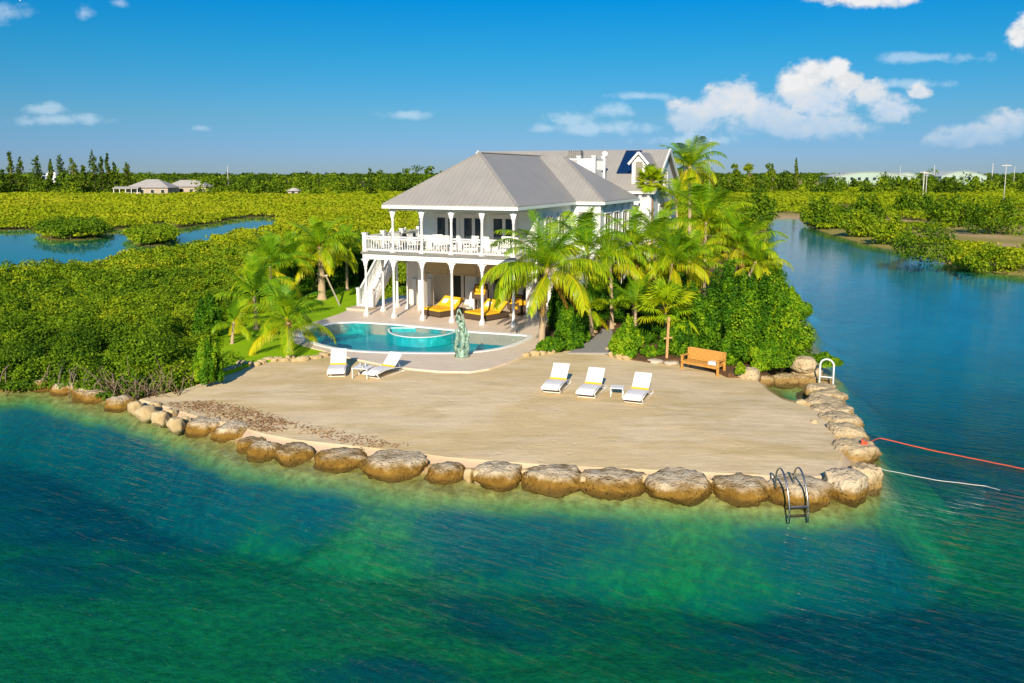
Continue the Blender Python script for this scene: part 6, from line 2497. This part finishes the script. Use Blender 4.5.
# ------------------------------------------------------------------ far houses, halls, poles
def far_house(px_, ybase, Y, W_, D_, Hw, Hr, label, rot=0.0, porch=False, roofm='tile_roof', wallm='far_wall', name='far_house', nwin=4):
    p = at_depth(px_, ybase, Y); p.z = .1
    o = empty(name, p, rot, label, 'house')
    m = MB(); m.box(-W_ / 2, W_ / 2, 0, D_, 0, Hw); m.build('wall', M[wallm], o)
    m = MB()
    e = .7
    a, b_, c, d = (-W_ / 2 - e, -e, Hw + .003), (W_ / 2 + e, -e, Hw + .003), (W_ / 2 + e, D_ + e, Hw + .003), (-W_ / 2 - e, D_ + e, Hw + .003)
    k = min(D_ / 2 + e, W_ / 2 - .2)
    r1, r2 = (-W_ / 2 - e + k, D_ / 2, Hw + Hr), (W_ / 2 + e - k, D_ / 2, Hw + Hr)
    m.add([a, b_, c, d, r1, r2], [(0, 1, 5, 4), (1, 2, 5), (2, 3, 4, 5), (3, 0, 4), (0, 3, 2, 1)])
    m.build('roof', M[roofm], o)
    for i in range(nwin):
        x = -W_ / 2 + W_ * (i + .5) / nwin
        m = MB(); m.box(x - .7, x + .7, -.05, -.003, .9, 2.3); w = m.build('window', M['glass'], o)
        m = MB()
        m.box(x - .8, x - .7, -.08, -.002, .8, 2.4); m.box(x + .7, x + .8, -.08, -.002, .8, 2.4); m.box(x - .7, x + .7, -.08, -.051, 2.3, 2.4); m.box(x - .7, x + .7, -.08, -.051, .8, .9)
        m.build('frame', M['white'], w)
    if porch:
        m = MB()
        m.prism([(-W_ / 2 - 4.5, -3, Hw - .4), (-W_ / 2 + 6, -3, Hw - .4), (-W_ / 2 + 6, 0, Hw + .4), (-W_ / 2 - 4.5, 0, Hw + .4)], (0, 0, .15))
        m.build('porch_roof', M[roofm], o)
        for i in range(5):
            x = -W_ / 2 - 4 + i * 2.4
            m = MB(); m.box(x - .12, x + .12, -2.8, -2.56, 0, Hw - .45); m.build('porch_post', M['white'], o)
    return o


far_house(147, 187.5, 352, 17, 12, 3.1, 3.4, 'pale far villa with hipped roof and open porch beside the casuarinas', porch=True)
far_house(186, 186.5, 366, 17, 9, 3.3, 2.8, 'second far villa with long pale roof behind the shrubs')
far_house(48, 186, 385, 9, 9, 6.0, 4.0, 'white roofed far house glimpsed between the casuarinas', roofm='white', wallm='white', nwin=2)
far_house(293, 192, 345, 4, 3, 1.9, 1.2, 'small tan hut at the wood edge behind the marsh', nwin=1)


def hall(px_, ybase, Y, W_, D_, H_, label):
    p = at_depth(px_, ybase, Y); p.z = .1
    o = empty('far_hall', p, 0, label, 'hall', 'pale halls on the horizon')
    n = 12
    prof = [(-W_ / 2 + W_ * i / n, H_ * .62 + H_ * .38 * math.sin(math.pi * i / n)) for i in range(n + 1)]
    m = MB(); m.prism([(-W_ / 2, 0, 0)] + [(x, 0, z - .05) for x, z in prof] + [(W_ / 2, 0, 0)], (0, D_, 0)); m.build('wall', M['hallw'], o)
    m = MB(); m.prism([(x * 1.02, -.6, z) for x, z in prof] + [(x * 1.02, -.6, z + .25) for x, z in reversed(prof)], (0, D_ + 1.2, 0)); m.build('roof', M['hallr'], o)
    for i in range(int(W_ / 6)):
        x = -W_ / 2 + 3 + i * 6
        m = MB(); m.box(x - 1.2, x + 1.2, -.06, -.004, H_ * .35, H_ * .58); m.build('window', M['glass'], o)


M['hallw'] = pmat('pale_green_cladding', (0.36, 0.46, 0.40), (0.32, 0.42, 0.36), 0.1, 0.6)
M['hallr'] = pmat('pale_hall_roof', (0.52, 0.56, 0.52), (0.46, 0.5, 0.47), 0.1, 0.6)
hall(964, 178, 640, 34, 30, 10.4, 'domed pale green hall on the horizon near the antenna masts')
hall(872, 178, 680, 62, 30, 9.8, 'long low pale hall on the horizon above the far woods')
hall(907, 178, 700, 22, 24, 9.3, 'short pale hall between the long hall and the domed one')


def pole(px_, ybase, ytop, Y, r, label, cross=False, mat_='pole', boxed=False):
    p = at_depth(px_, ybase, Y); p.z = .1
    H = at_depth(px_, ytop, Y).z - .1
    o = empty('utility_pole' if cross else 'antenna_mast', p, 0, label, 'pole' if cross else 'mast', 'utility poles' if cross else 'thin masts on the horizon')
    m = MB(); m.tube([(0, 0, 0), (0, 0, H)], [r, r * .7], 6); m.build('post', M[mat_], o)
    if cross:
        m = MB(); m.box(-1.3, 1.3, -.12, .12, H - .5, H - .25); m.build('crossarm', M[mat_], o)
    return o


M['pole'] = pmat('pale_pole', (0.55, 0.53, 0.48), None, 1.0, 0.7)
pole(923, 192, 171, 262, .22, 'pale utility pole with crossarm standing in the scrub', True)
pole(926, 190, 172, 275, .16, 'thin second pole right beside the crossarm pole', True)
pole(1004, 196, 164, 230, .13, 'pale pole standing in the scrub at the picture edge', True)
pole(992, 178, 163, 600, .35, 'mast beside the domed hall, near the picture edge')
pole(934, 176, 165, 620, .30, 'mast between the two pale halls')
pole(900, 176, 166, 640, .22, 'thin mast above the long pale hall')
pole(1014, 178, 166, 560, .22, 'thin mast outermost at the picture edge')
pole(709, 200, 138, 150, .06, 'thin tall aerial beside the tallest palm')
pole(228, 178, 166, 500, .25, 'lone mast above the woods behind the marsh')
